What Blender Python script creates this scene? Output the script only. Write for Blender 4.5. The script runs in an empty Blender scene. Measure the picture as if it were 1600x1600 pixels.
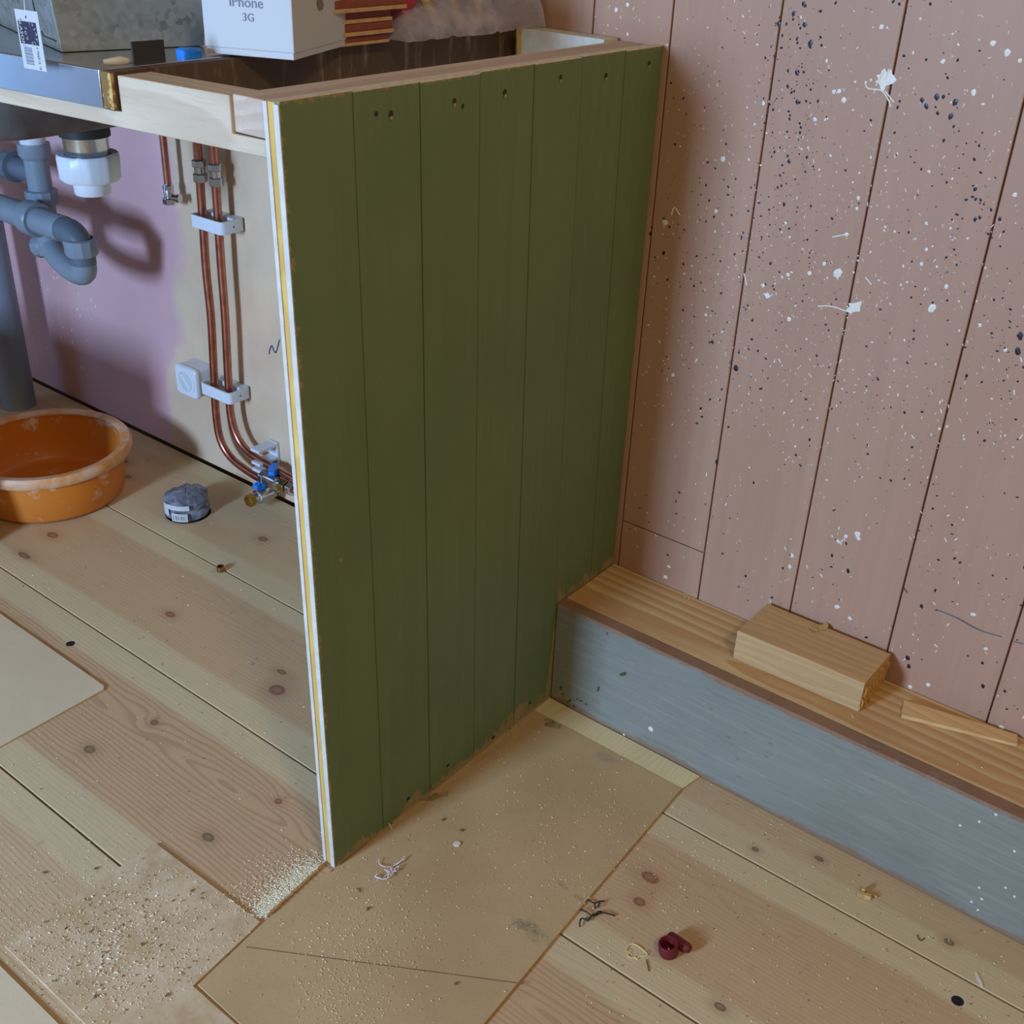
import bpy, bmesh, math, random
from mathutils import Vector, Matrix, noise as mnoise
random.seed(7)
S = bpy.context.scene
COL = S.collection
# ------------------------------------------------------------------ camera, world, lights, exposure
CAM_LOC = Vector((0.75412, -1.25611, 1.07408))
CAM_ROT = (1.05623, -0.03835, 0.66979)
F_PX = 1769.05                                        # focal length for a 1600 px wide frame
cam = bpy.data.cameras.new('camera'); cam.sensor_width = 36.0; cam.lens = F_PX / 1600 * 36.0
cam.clip_start = 0.02
co = bpy.data.objects.new('camera', cam); COL.objects.link(co)
co.location = CAM_LOC; co.rotation_euler = CAM_ROT; S.camera = co
from mathutils import Euler
RM = Euler(CAM_ROT, 'XYZ').to_matrix()

w = bpy.data.worlds.new('room_light'); S.world = w; w.use_nodes = True
bg = w.node_tree.nodes['Background']; bg.inputs[0].default_value = (1.0, 0.88, 0.75, 1); bg.inputs[1].default_value = 0.17

def area(name, loc, target, sx, sy, power, col):
    l = bpy.data.lights.new(name, 'AREA'); l.shape = 'RECTANGLE'; l.size = sx; l.size_y = sy
    l.energy = power; l.color = col
    o = bpy.data.objects.new(name, l); COL.objects.link(o); o.location = loc
    o.rotation_euler = (Vector(target) - Vector(loc)).to_track_quat('-Z', 'Y').to_euler()
    return o
# daylight from the window across the room, and the warm ceiling lamp to the right
area('window_daylight', (-0.35, -3.0, 1.05), (-0.8, 0.0, 0.45), 0.36, 0.55, 110, (0.38, 0.61, 1.0))
area('left_blue_fill', (-2.7, -2.0, 1.0), (-0.3, -0.9, 0.7), 1.0, 1.7, 14, (0.22, 0.48, 1.0))  # added fill light from the left, gives the steel lip its blue reflection
ll = bpy.data.lights.new('ceiling_lamp', 'POINT'); ll.energy = 70; ll.color = (1.0, 0.76, 0.43); ll.shadow_soft_size = 0.16
lo = bpy.data.objects.new('ceiling_lamp', ll); COL.objects.link(lo); lo.location = (1.75, -1.55, 2.35)

S.view_settings.view_transform = 'Standard'; S.view_settings.look = 'None'
S.view_settings.gamma = 1.0; S.view_settings.use_curve_mapping = False
S.view_settings.exposure = -0.13

# points of the place seen in the photograph, on a plane of constant x, y or z
def hit(px, py, ax, v):
    d = RM @ Vector(((px - 800) / F_PX, -(py - 800) / F_PX, -1.0))
    return CAM_LOC + d * ((v - CAM_LOC[ax]) / d[ax])
def fl(px, py, z=0.0): return hit(px, py, 2, z)
def wl(px, py, y=0.0): return hit(px, py, 1, y)
def pl(px, py, x=0.0): return hit(px, py, 0, x)

# ------------------------------------------------------------------ material helpers
class NT:
    def __init__(s, name, rough=0.6, metal=0.0, spec=0.4):
        s.m = bpy.data.materials.new(name); s.m.use_nodes = True
        s.t = s.m.node_tree; s.b = s.t.nodes['Principled BSDF']
        s.b.inputs['Roughness'].default_value = rough; s.b.inputs['Metallic'].default_value = metal
        s.b.inputs['Specular IOR Level'].default_value = spec
        s.tc = s.t.nodes.new('ShaderNodeTexCoord').outputs['Object']
    def n(s, typ, ins=None, **props):
        nd = s.t.nodes.new('ShaderNode' + typ)
        for k, v in props.items(): setattr(nd, k, v)
        for k, v in (ins or {}).items():
            if isinstance(v, bpy.types.NodeSocket): s.t.links.new(v, nd.inputs[k])
            else: nd.inputs[k].default_value = v
        return nd
    def math(s, op, a, b=0.0, c=0.0, clamp=False):
        return s.n('Math', {0: a, 1: b, 2: c}, operation=op, use_clamp=clamp).outputs[0]
    def sep(s, v=None):
        return s.n('SeparateXYZ', {0: v if v is not None else s.tc}).outputs
    def comb(s, x, y, z): return s.n('CombineXYZ', {0: x, 1: y, 2: z}).outputs[0]
    def mapv(s, scale=(1, 1, 1), loc=(0, 0, 0), v=None):
        return s.n('Mapping', {'Vector': v if v is not None else s.tc, 'Scale': scale, 'Location': loc}).outputs[0]
    def noise(s, scale, detail=3, rough=0.55, v=None, dist=0.0):
        return s.n('TexNoise', {'Vector': v if v is not None else s.tc, 'Scale': scale, 'Detail': detail, 'Roughness': rough, 'Distortion': dist}).outputs['Fac']
    def voro(s, scale, v=None, out='Distance', feature='F1'):
        return s.n('TexVoronoi', {'Vector': v if v is not None else s.tc, 'Scale': scale}, feature=feature).outputs[out]
    def ss(s, x, lo, hi):
        return s.n('MapRange', {'Value': x, 'From Min': lo, 'From Max': hi}, interpolation_type='SMOOTHSTEP').outputs[0]
    def mix(s, f, a, b):
        nd = s.n('Mix', {0: f}, data_type='RGBA')
        for i, v in ((6, a), (7, b)):
            if isinstance(v, bpy.types.NodeSocket): s.t.links.new(v, nd.inputs[i])
            else: nd.inputs[i].default_value = (*v, 1) if len(v) == 3 else v
        return nd.outputs[2]
    def rand(s): return s.n('ObjectInfo').outputs['Random']
    def col(s, v):
        if isinstance(v, bpy.types.NodeSocket): s.t.links.new(v, s.b.inputs['Base Color'])
        else: s.b.inputs['Base Color'].default_value = (*v, 1)
        return s
    def set(s, name, v):
        if isinstance(v, bpy.types.NodeSocket): s.t.links.new(v, s.b.inputs[name])
        else: s.b.inputs[name].default_value = v
        return s
    def bump(s, h, strength=0.3, dist=0.001):
        nd = s.n('Bump', {'Height': h, 'Strength': strength, 'Distance': dist})
        s.t.links.new(nd.outputs[0], s.b.inputs['Normal']); return s

def L(r, g, b):                                       # sRGB 0-255 to linear
    f = lambda c: c / 12.92 if c <= 0.04045 else ((c + 0.055) / 1.055) ** 2.4
    return (f(r / 255), f(g / 255), f(b / 255))

M = {}
def simple(key, c, rough=0.6, metal=0.0, var=0.12, scale=30, spec=0.4, bump=0.0):
    k = NT(key, rough, metal, spec); n = k.noise(scale, 4)
    d = tuple(x * (1 - var) for x in c); e = tuple(min(1, x * (1 + var)) for x in c)
    k.col(k.mix(k.ss(n, 0.3, 0.7), d, e))
    if bump: k.bump(n, bump, 0.001)
    M[key] = k.m; return k

KNOTS = [  # x, y, half length along, half width, strength of the floor's branch knots, kind 0 red-brown, 1 grey dark
]
for px, py, a, b, kd in [(266, 960, .013, .008, 0), (440, 1050, .012, .006, 1), (433, 1078, .017, .014, 0), (140, 1171, .012, .009, 1),
        (241, 1129, .008, .007, 1), (325, 1308, .012, .008, 1), (435, 1252, .007, .006, 0), (1016, 1371, .015, .010, 0), (999, 1409, .010, .008, 0),
        (1180, 1327, .006, .005, 1), (1280, 1342, .008, .005, 1), (411, 842, .013, .009, 0), (82, 836, .016, .010, 0), (1483, 1472, .008, .006, 1),
        (1125, 1573, .009, .006, 1), (38, 868, .02, .008, 1), (190, 720, .02, .012, 1), (200, 745, .012, .008, 0)]:
    q = fl(px, py); KNOTS.append((q.x, q.y, a, b, kd))

def floor_material():
    k = NT('pine_floor', 0.48, 0, 0.35)
    x, y, z = k.sep()
    rnd = k.rand()
    off = k.math('MULTIPLY', rnd, 37.0)
    # knots push the grain aside
    push = None; kmask0 = None; kmask1 = None
    for (kx, ky, a, b, kd) in KNOTS:
        dx = k.math('DIVIDE', k.math('SUBTRACT', x, kx), a * .88); dy = k.math('DIVIDE', k.math('SUBTRACT', y, ky), b * .88)
        d2 = k.math('ADD', k.math('MULTIPLY', dx, dx), k.math('MULTIPLY', dy, dy))
        e = k.math('POWER', 2.718, k.math('MULTIPLY', d2, -0.16))
        e = k.math('MULTIPLY', e, 0.007)
        push = e if push is None else k.math('ADD', push, e)
        m = k.math('MULTIPLY', k.ss(d2, 1.15, 0.45), k.math('SUBTRACT', 0.92, k.math('MULTIPLY', k.ss(d2, 0.5, 0.0), 0.3)))
        if kd == 0: kmask0 = m if kmask0 is None else k.math('MAXIMUM', kmask0, m)
        else: kmask1 = m if kmask1 is None else k.math('MAXIMUM', kmask1, m)
    v = k.comb(k.math('ADD', k.math('MULTIPLY', x, 1.3), off), k.math('MULTIPLY', y, 5.0), off)
    n1 = k.noise(1.3, 3, 0.5, v)
    n2 = k.noise(3.2, 2, 0.5, v)
    # board-local coordinate
    yl = k.n('Attribute', attribute_name='across', attribute_type='GEOMETRY').outputs['Fac']   # 0 far edge .. 1 near edge
    ym = k.math('MULTIPLY', k.math('SUBTRACT', yl, k.math('ADD', 0.24, k.math('MULTIPLY', k.math('SUBTRACT', rnd, 0.5), 0.25))), 0.245)
    hh = k.math('ADD', k.math('MULTIPLY', k.math('SUBTRACT', n1, 0.5), 0.13), 0.010)
    r = k.math('SQRT', k.math('ADD', k.math('MULTIPLY', ym, ym), k.math('MULTIPLY', hh, hh)))
    r = k.math('ADD', k.math('ADD', r, push), k.math('MULTIPLY', k.math('SUBTRACT', n2, 0.5), 0.018))
    ring = k.math('FRACT', k.math('MULTIPLY', r, 160.0))
    line = k.math('MULTIPLY', k.ss(ring, 0.45, 0.85), k.ss(ring, 1.0, 0.92))
    grain = k.n('Attribute', attribute_name='grain', attribute_type='GEOMETRY').outputs['Fac']
    fine = k.noise(1.0, 3, 0.6, k.mapv((14, 420, 14)))
    big = k.noise(1.0, 3, 0.5, k.comb(k.math('MULTIPLY', x, 1.6), k.math('MULTIPLY', y, 9), off))
    # sapwood towards both edges
    wob = k.math('MULTIPLY', k.math('SUBTRACT', k.noise(1.2, 2, 0.5, k.comb(k.math('MULTIPLY', x, 1.1), off, 0.0)), 0.5), 0.13)
    e1 = k.ss(k.math('ADD', yl, wob), 0.19, 0.14)
    e2 = k.ss(k.math('ADD', yl, wob), 0.80, 0.85)
    sap = k.math('MAXIMUM', e1, e2)
    heart = k.mix(k.ss(big, 0.3, 0.7), L(196, 164, 122), L(208, 178, 136))
    heart = k.mix(k.ss(rnd, 0.2, 0.9), heart, L(198, 162, 120))
    sapc = k.mix(big, L(211, 188, 146), L(203, 178, 134))
    c = k.mix(sap, heart, sapc)
    lw = k.math('MULTIPLY', line, k.math('SUBTRACT', 0.75, k.math('MULTIPLY', sap, 0.55)))
    lw = k.math('MULTIPLY', k.math('MULTIPLY', lw, grain), k.ss(k.noise(1.0, 2, 0.5, k.mapv((1.5, 4, 1), (3, 9, 0))), 0.22, 0.52))
    c = k.mix(lw, c, L(150, 104, 80))
    c = k.mix(k.math('MULTIPLY', k.ss(fine, 0.45, 0.75), 0.16), c, L(150, 110, 78))
    halo = k.math('MULTIPLY', k.ss(push, 0.001, 0.0065), 0.3)
    c = k.mix(halo, c, L(160, 104, 74))
    kn = k.noise(220, 3, 0.6)
    c = k.mix(kmask0, c, k.mix(kn, L(118, 68, 50), L(158, 100, 76)))
    c = k.mix(kmask1, c, k.mix(kn, L(88, 72, 58), L(140, 112, 84)))
    # dirt: grey scuffs and tiny specks
    dirt = k.math('MULTIPLY', k.ss(k.noise(22, 5, 0.7), 0.60, 0.78), 0.35)
    c = k.mix(dirt, c, L(120, 104, 88))
    sp = k.math('MULTIPLY', k.ss(k.voro(190), 0.09, 0.05), k.ss(k.noise(9, 2), 0.5, 0.6))
    c = k.mix(sp, c, L(228, 214, 186))
    k.col(c); k.set('Roughness', k.math('ADD', 0.42, k.math('MULTIPLY', fine, 0.2)))
    k.bump(k.math('ADD', fine, k.math('MULTIPLY', line, 0.5)), 0.15, 0.0008)
    M['floor'] = k.m
floor_material()

def wood(key, base, dark, axis=0, rough=0.6, ringscale=90.0, contrast=0.6, stripe=0.0, knot=False):
    """raw timber: growth rings round a pith beside the piece; axis = grain direction in object space"""
    k = NT(key, rough, 0, 0.3); o = k.sep(); off = k.math('MULTIPLY', k.rand(), 11.0)
    al = o[axis]; a = o[(axis + 1) % 3]; b = o[(axis + 2) % 3]
    v = k.comb(k.math('ADD', k.math('MULTIPLY', al, 2.0), off), k.math('MULTIPLY', a, 9.0), k.math('MULTIPLY', b, 9.0))
    n1 = k.noise(1.2, 3, 0.5, v)
    aa = k.math('ADD', a, 0.045); bb = k.math('ADD', b, k.math('ADD', -0.02, k.math('MULTIPLY', k.math('SUBTRACT', n1, 0.5), 0.09)))
    r = k.math('SQRT', k.math('ADD', k.math('MULTIPLY', aa, aa), k.math('MULTIPLY', bb, bb)))
    ring = k.math('FRACT', k.math('MULTIPLY', r, ringscale))
    line = k.math('MULTIPLY', k.ss(ring, 0.0, 0.75), k.ss(ring, 1.0, 0.88))
    fv = [16.0, 330.0, 330.0]; sc = [0, 0, 0]; sc[axis] = 14; sc[(axis + 1) % 3] = 380; sc[(axis + 2) % 3] = 380
    fine = k.noise(1.0, 3, 0.6, k.mapv(tuple(sc)))
    big = k.noise(1.0, 3, 0.5, v)
    c = k.mix(k.ss(big, 0.3, 0.7), tuple(x * 0.92 for x in base), tuple(min(1, x * 1.06) for x in base))
    c = k.mix(k.math('MULTIPLY', line, contrast), c, dark)
    c = k.mix(k.math('MULTIPLY', k.ss(fine, 0.42, 0.75), 0.22), c, dark)
    k.col(c); k.bump(fine, 0.18, 0.0006); M[key] = k.m; return k
wood('pine_rail', L(202, 182, 154), L(168, 140, 110), 0, 0.6, 70, 0.35)
wood('pine_rail_y', L(204, 180, 158), L(166, 136, 112), 1, 0.65, 70, 0.35)
wood('ledge_pine', L(214, 182, 128), L(172, 112, 64), 0, 0.5, 60, 0.55)
wood('block_pine', L(205, 168, 118), L(168, 122, 74), 0, 0.6, 85, 0.3)
wood('block_end', L(206, 164, 92), L(168, 112, 52), 0, 0.8, 120, 0.3)
wood('sliver_pine', L(224, 184, 128), L(190, 136, 82), 0, 0.6, 80, 0.3)
wood('raw_edge', L(222, 180, 98), L(186, 138, 66), 2, 0.7, 120, 0.4)
wood('pale_strip', L(226, 206, 158), L(206, 178, 124), 1, 0.7, 160, 0.3)
wood('chip_wood', L(214, 182, 118), L(150, 110, 60), 0, 0.7, 200, 0.5)
simple('white_putty', L(204, 198, 184), 0.7, var=0.08, scale=60, bump=0.15)
simple('pale_top', L(214, 196, 168), 0.75, var=0.15, scale=120, bump=0.2)
simple('dark_gap', L(34, 28, 24), 0.9, var=0.3, scale=20)

def green_material():
    k = NT('green_paint', 0.55, 0, 0.35); x, y, z = k.sep()
    streak = k.noise(1.0, 4, 0.6, k.mapv((40, 90, 2.2)))
    big = k.noise(4.5, 3, 0.5)
    c = k.mix(k.ss(big, 0.3, 0.7), L(102, 119, 82), L(109, 125, 86))
    c = k.mix(k.math('MULTIPLY', k.ss(streak, 0.4, 0.75), 0.35), c, L(92, 107, 73))
    # wear: bare wood along the foot, the top edge and the front edge, plus single nicks
    st = k.noise(1.0, 4, 0.65, k.mapv((200, 210, 26)))
    patch = k.noise(15, 4, 0.6)
    zb = k.math('SUBTRACT', z, k.math('MULTIPLY', k.ss(y, -0.16, -0.14), 0.173))
    foot = k.math('SUBTRACT', k.math('ADD', k.math('MULTIPLY', st, 0.048), k.math('MULTIPLY', k.math('SUBTRACT', patch, 0.52), 0.10)), zb)
    m = k.ss(foot, 0.004, 0.014)
    top = k.math('SUBTRACT', k.math('ADD', k.math('MULTIPLY', k.noise(140, 3), 0.016), k.math('MULTIPLY', k.noise(9, 2), 0.016)), k.math('SUBTRACT', 0.905, z))
    m = k.math('MAXIMUM', m, k.ss(top, 0.010, 0.014))
    fr = k.math('SUBTRACT', k.math('MULTIPLY', k.noise(120, 4, 0.65), 0.030), k.math('ADD', k.math('ADD', y, 0.603), k.math('MULTIPLY', k.math('SUBTRACT', z, 0.9), -0.0)))
    fr = k.math('SUBTRACT', k.math('MULTIPLY', k.noise(120, 4, 0.65), 0.030), k.math('SUBTRACT', k.math('ADD', y, 0.603), k.math('MULTIPLY', k.math('SUBTRACT', 0.9, z), 0.0178)))
    m = k.math('MAXIMUM', m, k.ss(fr, 0.013, 0.016))
    nick = k.math('MULTIPLY', k.ss(k.voro(14), 0.045, 0.03), k.ss(k.noise(6, 2), 0.52, 0.56))
    rub = k.math('MULTIPLY', k.ss(k.noise(1.0, 5, 0.75, k.mapv((160, 170, 60))), 0.63, 0.69), k.ss(k.noise(7, 2, 0.5, k.mapv((1, 1, 0.6), (2, 3, 5))), 0.55, 0.64))
    m = k.math('MAXIMUM', m, k.math('MAXIMUM', nick, k.math('MULTIPLY', rub, 0.8)))
    wc = k.mix(st, L(176, 156, 108), L(128, 114, 74))
    k.col(k.mix(m, c, wc)); k.set('Roughness', k.math('ADD', 0.5, k.math('MULTIPLY', streak, 0.15)))
    k.bump(k.math('SUBTRACT', k.math('MULTIPLY', streak, 0.4), m), 0.25, 0.0008)
    M['green'] = k.m
green_material()

def pink_material():
    k = NT('pink_paint', 0.5, 0, 0.35)
    brush = k.noise(1.0, 4, 0.6, k.mapv((70, 1, 3.0)))
    big = k.noise(3.0, 3, 0.5, k.mapv((2.0, 1, 0.6)))
    c = k.mix(k.ss(big, 0.3, 0.7), L(175, 134, 108), L(184, 143, 117))
    c = k.mix(k.math('MULTIPLY', k.ss(brush, 0.35, 0.75), 0.35), c, L(163, 122, 97))
    c = k.mix(k.math('MULTIPLY', k.rand(), 0.18), c, L(170, 132, 110))
    k.col(c); k.bump(brush, 0.08, 0.0006); M['pink'] = k.m
    # smooth lower board: pink and a beige skim of filler to the right
    k = NT('patched_wall', 0.55, 0, 0.3); x, y, z = k.sep()
    n = k.noise(7, 4, 0.5)
    bx = k.math('ADD', x, k.math('MULTIPLY', k.math('SUBTRACT', n, 0.5), 0.16))
    bow = k.math('MULTIPLY', k.math('POWER', k.math('ABSOLUTE', k.math('SUBTRACT', z, 0.50)), 1.4), -0.34)
    m = k.ss(k.math('SUBTRACT', bx, k.math('ADD', -0.985, bow)), -0.022, 0.022)
    pk = k.mix(k.ss(k.noise(4, 3), 0.3, 0.7), L(204, 158, 158), L(214, 170, 168))
    bg_ = k.mix(k.ss(k.noise(5, 4), 0.3, 0.7), L(206, 176, 144), L(220, 192, 160))
    sp = k.math('MULTIPLY', k.ss(k.voro(60), 0.05, 0.035), k.ss(k.noise(5, 2), 0.5, 0.6))
    c = k.mix(m, pk, bg_); c = k.mix(k.math('MULTIPLY', sp, 0.8), c, L(92, 76, 70))
    sp2 = k.math('MULTIPLY', k.ss(k.voro(75, k.mapv((1, 1, 0.45), (4, 2, 1))), 0.10, 0.06), k.ss(k.noise(6, 2, 0.5, k.mapv(loc=(5, 5, 5))), 0.56, 0.64))
    c = k.mix(k.math('MULTIPLY', sp2, 0.7), c, L(232, 226, 226))
    k.col(c); k.bump(n, 0.06, 0.002); M['patched'] = k.m
pink_material()

def riser_material():
    k = NT('grey_blue_paint', 0.36, 0, 0.5); x, y, z = k.sep()
    br = k.noise(1.0, 4, 0.65, k.mapv((9, 1, 190)))
    big = k.noise(4, 3)
    c = k.mix(k.ss(big, 0.3, 0.7), L(124, 124, 112), L(136, 136, 124))
    c = k.mix(k.math('MULTIPLY', k.ss(br, 0.45, 0.72), 0.4), c, L(156, 158, 146))
    c = k.mix(k.math('MULTIPLY', k.math('MULTIPLY', k.ss(k.noise(1.0, 4, 0.7, k.mapv((26, 1, 420), (2, 0, 9))), 0.62, 0.70), k.ss(k.noise(9, 3), 0.46, 0.6)), 0.6), c, L(190, 190, 178))
    c = k.mix(k.math('MULTIPLY', k.ss(k.noise(1.0, 3, 0.6, k.mapv((14, 1, 120), (7, 0, 3))), 0.55, 0.7), 0.3), c, L(104, 112, 106))
    t = k.noise(1.0, 5, 0.7, k.mapv((22, 1, 110)))
    t2 = k.noise(1.0, 4, 0.65, k.mapv((10, 1, 40), (3, 1, 1)))
    topw = k.math('SUBTRACT', k.math('ADD', k.math('MULTIPLY', t, 0.018), k.math('MULTIPLY', t2, 0.014)), k.math('SUBTRACT', 0.171, z))
    botw = k.math('SUBTRACT', k.math('ADD', k.math('MULTIPLY', t, 0.020), k.math('MULTIPLY', t2, 0.030)), z)
    m = k.math('MAXIMUM', k.ss(topw, 0.011, 0.015), k.math('MULTIPLY', k.ss(botw, 0.014, 0.020), 0.75))
    sc = k.math('MULTIPLY', k.ss(k.voro(46, k.mapv((0.55, 1, 1.3), (1, 0, 2))), 0.11, 0.07), k.ss(k.noise(6, 3, 0.6, k.mapv(loc=(8, 1, 1))), 0.46, 0.56))
    m = k.math('MAXIMUM', m, k.math('MULTIPLY', sc, 0.7))
    topf = k.ss(k.n('SeparateXYZ', {0: k.n('NewGeometry').outputs['True Normal']}).outputs[2], 0.35, 0.6)
    m = k.math('MAXIMUM', m, k.math('MULTIPLY', topf, k.ss(k.noise(1.0, 5, 0.7, k.mapv((26, 150, 1))), 0.60, 0.50)))
    wc = k.mix(t, L(108, 78, 56), L(160, 120, 88))
    k.col(k.mix(m, c, wc)); k.set('Roughness', k.math('ADD', 0.36, k.math('MULTIPLY', m, 0.3)))
    k.bump(k.math('SUBTRACT', br, k.math('MULTIPLY', m, 1.5)), 0.12, 0.0006); M['riser'] = k.m
riser_material()

def hardboard_material(key, a, b, dust=0.0, stains=()):
    k = NT(key, 0.62, 0, 0.3); x, y, z = k.sep()
    fib = k.noise(260, 4, 0.7); big = k.noise(6, 4, 0.55)
    c = k.mix(k.ss(big, 0.3, 0.7), a, b)
    c = k.mix(k.math('MULTIPLY', k.ss(fib, 0.45, 0.75), 0.3), c, tuple(q * 0.72 for q in a))
    if dust:
        d = k.ss(k.math('ADD', k.noise(14, 6, 0.75), k.math('MULTIPLY', fib, 0.12)), 0.42, 0.70)
        c = k.mix(k.math('MULTIPLY', d, dust), c, L(216, 192, 156))
    wob = k.math('MULTIPLY', k.math('SUBTRACT', k.noise(70, 5, 0.75), 0.46), 4.5)
    brk = k.ss(k.noise(420, 3, 0.7), 0.30, 0.62)
    for (sx, sy, ra, rb, ang, cc, st) in stains:
        ca, sa = math.cos(ang), math.sin(ang)
        dx = k.math('SUBTRACT', x, sx); dy = k.math('SUBTRACT', y, sy)
        u = k.math('DIVIDE', k.math('ADD', k.math('MULTIPLY', dx, ca), k.math('MULTIPLY', dy, sa)), ra)
        v = k.math('DIVIDE', k.math('SUBTRACT', k.math('MULTIPLY', dy, ca), k.math('MULTIPLY', dx, sa)), rb)
        d2 = k.math('ADD', k.math('ADD', k.math('MULTIPLY', u, u), k.math('MULTIPLY', v, v)), wob)
        c = k.mix(k.math('MULTIPLY', k.math('MULTIPLY', k.ss(d2, 1.3, 0.3), brk), st), c, cc)
    k.col(c); k.bump(fib, 0.12, 0.0005); M[key] = k.m
def st(px, py, px2, py2, rb, cc, s):
    a = fl(px, py); b = fl(px2, py2); c = (a + b) / 2; d = b - a
    return (c.x, c.y, max(0.004, d.length / 2), rb, math.atan2(d.y, d.x), cc, s)
GR = L(120, 108, 84); GN = L(62, 70, 44)
hardboard_material('hardboard_main', L(184, 152, 108), L(196, 165, 120), 0.0, [
    st(800, 1436, 862, 1478, .011, GR, .75), st(872, 1378, 890, 1396, .005, GR, .55), st(897, 1400, 912, 1412, .004, GR, .5),
    st(930, 1180, 962, 1196, .010, L(138, 122, 116), .5), st(846, 1128, 884, 1138, .012, GN, .8), st(650, 1255, 710, 1240, .006, GN, .7),
    st(560, 1310, 600, 1300, .010, L(150, 120, 72), .6), st(735, 1200, 800, 1150, .008, L(166, 132, 80), .6)])
hardboard_material('hardboard_dusty', L(186, 154, 112), L(198, 167, 124), 0.75)
hardboard_material('hardboard_pale', L(206, 184, 148), L(216, 194, 158), 0.25)

simple('steel', L(196, 200, 204), 0.28, 1.0, 0.05, 12)
k = NT('galvanised', 0.42, 0.85, 0.5)
vc = k.n('TexVoronoi', {'Vector': k.tc, 'Scale': 150.0}).outputs['Color']
vg = k.n('SeparateColor', {0: vc}).outputs[0]
k.col(k.mix(k.math('MULTIPLY', k.ss(vg, 0.66, 0.85), k.ss(k.noise(22, 3), 0.48, 0.62)), k.mix(k.noise(12, 4), L(170, 172, 162), L(196, 196, 186)), L(140, 142, 134)))
k.set('Roughness', k.math('ADD', 0.38, k.math('MULTIPLY', vg, 0.18))); M['zinc'] = k.m
k = NT('brown_side', 0.6, 0, 0.3)
k.col(k.mix(k.ss(k.noise(1.0, 5, 0.7, k.mapv((1, 60, 9))), 0.52, 0.74), k.mix(k.noise(8, 4), L(78, 60, 48), L(98, 76, 60)), L(150, 126, 98))); M['brown_side'] = k.m
k = NT('brown_end', 0.6, 0, 0.3)
k.col(k.mix(k.ss(k.noise(60, 4, 0.6), 0.47, 0.56), L(132, 96, 42), L(206, 172, 106))); M['brown_end'] = k.m
k = NT('copper', 0.30, 1.0, 0.5)
k.col(k.mix(k.ss(k.noise(40, 4), 0.35, 0.7), L(196, 132, 112), L(170, 106, 88))); M['copper'] = k.m
simple('chrome', L(205, 205, 205), 0.18, 1.0, 0.05, 30)
simple('brass', L(190, 150, 70), 0.3, 1.0, 0.12, 60)
simple('ferrule_brass', L(170, 140, 92), 0.35, 1.0, 0.12, 60)
simple('grey_plastic', L(130, 140, 148), 0.38, 0, 0.06, 10)
simple('grey_plastic_dark', L(94, 102, 110), 0.42, 0, 0.06, 10)
simple('white_plastic', L(214, 216, 218), 0.35, 0, 0.03, 10)
simple('white_plastic_shade', L(196, 198, 198), 0.4, 0, 0.03, 10)
simple('dark_hole', L(24, 22, 20), 0.8, 0, 0.2, 40)
simple('blue_plastic', L(24, 128, 226), 0.35, 0, 0.06, 20)
simple('bowl_coating', L(98, 88, 84), 0.75, 0, 0.22, 26, bump=0.2)
simple('rubber', L(40, 38, 40), 0.6, 0, 0.1, 30)
simple('paper_white', L(190, 187, 183), 0.55, 0, 0.02, 5)
simple('print_dark', L(38, 36, 56), 0.6, 0, 0.02, 5)
simple('print_grey', L(120, 118, 130), 0.6, 0, 0.02, 5)
simple('logo_grey', L(120, 108, 96), 0.5, 0, 0.02, 5)
simple('dark_plate', L(54, 48, 44), 0.6, 0, 0.08, 120)
simple('white_paint', L(228, 220, 204), 0.5, 0, 0.03, 60)
simple('black_paint', L(38, 32, 40), 0.4, 0, 0.1, 60)
simple('blue_mark', L(70, 84, 112), 0.6, 0, 0.1, 60)
simple('green_smear', L(68, 80, 50), 0.6, 0, 0.25, 150)
simple('red_wood', L(142, 74, 54), 0.6, 0, 0.15, 60)
simple('tan_wood', L(200, 158, 108), 0.65, 0, 0.12, 90)
simple('net_red', L(178, 44, 62), 0.5, 0, 0.1, 60)
simple('net_white', L(226, 210, 206), 0.6, 0, 0.05, 60)
simple('straw', L(196, 166, 104), 0.75, 0, 0.2, 90)
simple('straw_pale', L(226, 206, 150), 0.6, 0, 0.1, 90)
simple('bristle', L(42, 38, 32), 0.7, 0, 0.2, 90)
simple('red_plastic', L(108, 26, 30), 0.5, 0, 0.15, 60, bump=0.05)
simple('thread', L(228, 216, 220), 0.8, 0, 0.05, 60)
simple('chip_white', L(222, 216, 200), 0.6, 0, 0.05, 60)
simple('sawdust', L(238, 226, 194), 0.85, 0, 0.12, 400)
simple('debris_brown', L(120, 92, 62), 0.85, 0, 0.2, 400)
simple('rag', L(196, 206, 220), 0.85, 0, 0.2, 40)
simple('rag_dark', L(92, 76, 64), 0.85, 0, 0.3, 60)
k = NT('orange_plastic', 0.42, 0, 0.4); x, y, z = k.sep()
pl_ = k.noise(15, 6, 0.65); hi = k.ss(z, 0.055, 0.105)
m = k.ss(k.math('ADD', pl_, k.math('MULTIPLY', hi, 0.10)), 0.60, 0.70)
m2 = k.math('MULTIPLY', k.ss(k.noise(5, 4, 0.6), 0.35, 0.75), 0.35)
c = k.mix(m2, L(206, 116, 26), L(196, 136, 80)); c = k.mix(k.math('MULTIPLY', m, 0.85), c, L(214, 188, 158))
k.col(c); k.set('Roughness', k.math('ADD', 0.38, k.math('MULTIPLY', m, 0.4))); k.bump(m, 0.2, 0.0006); M['orange'] = k.m
k = NT('orange_rim', 0.5, 0, 0.35)
m = k.ss(k.noise(18, 6, 0.65), 0.34, 0.58)
k.col(k.mix(k.math('MULTIPLY', m, 0.8), L(206, 134, 62), L(210, 178, 150))); k.bump(m, 0.15, 0.0006); M['orange_rim'] = k.m
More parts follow.
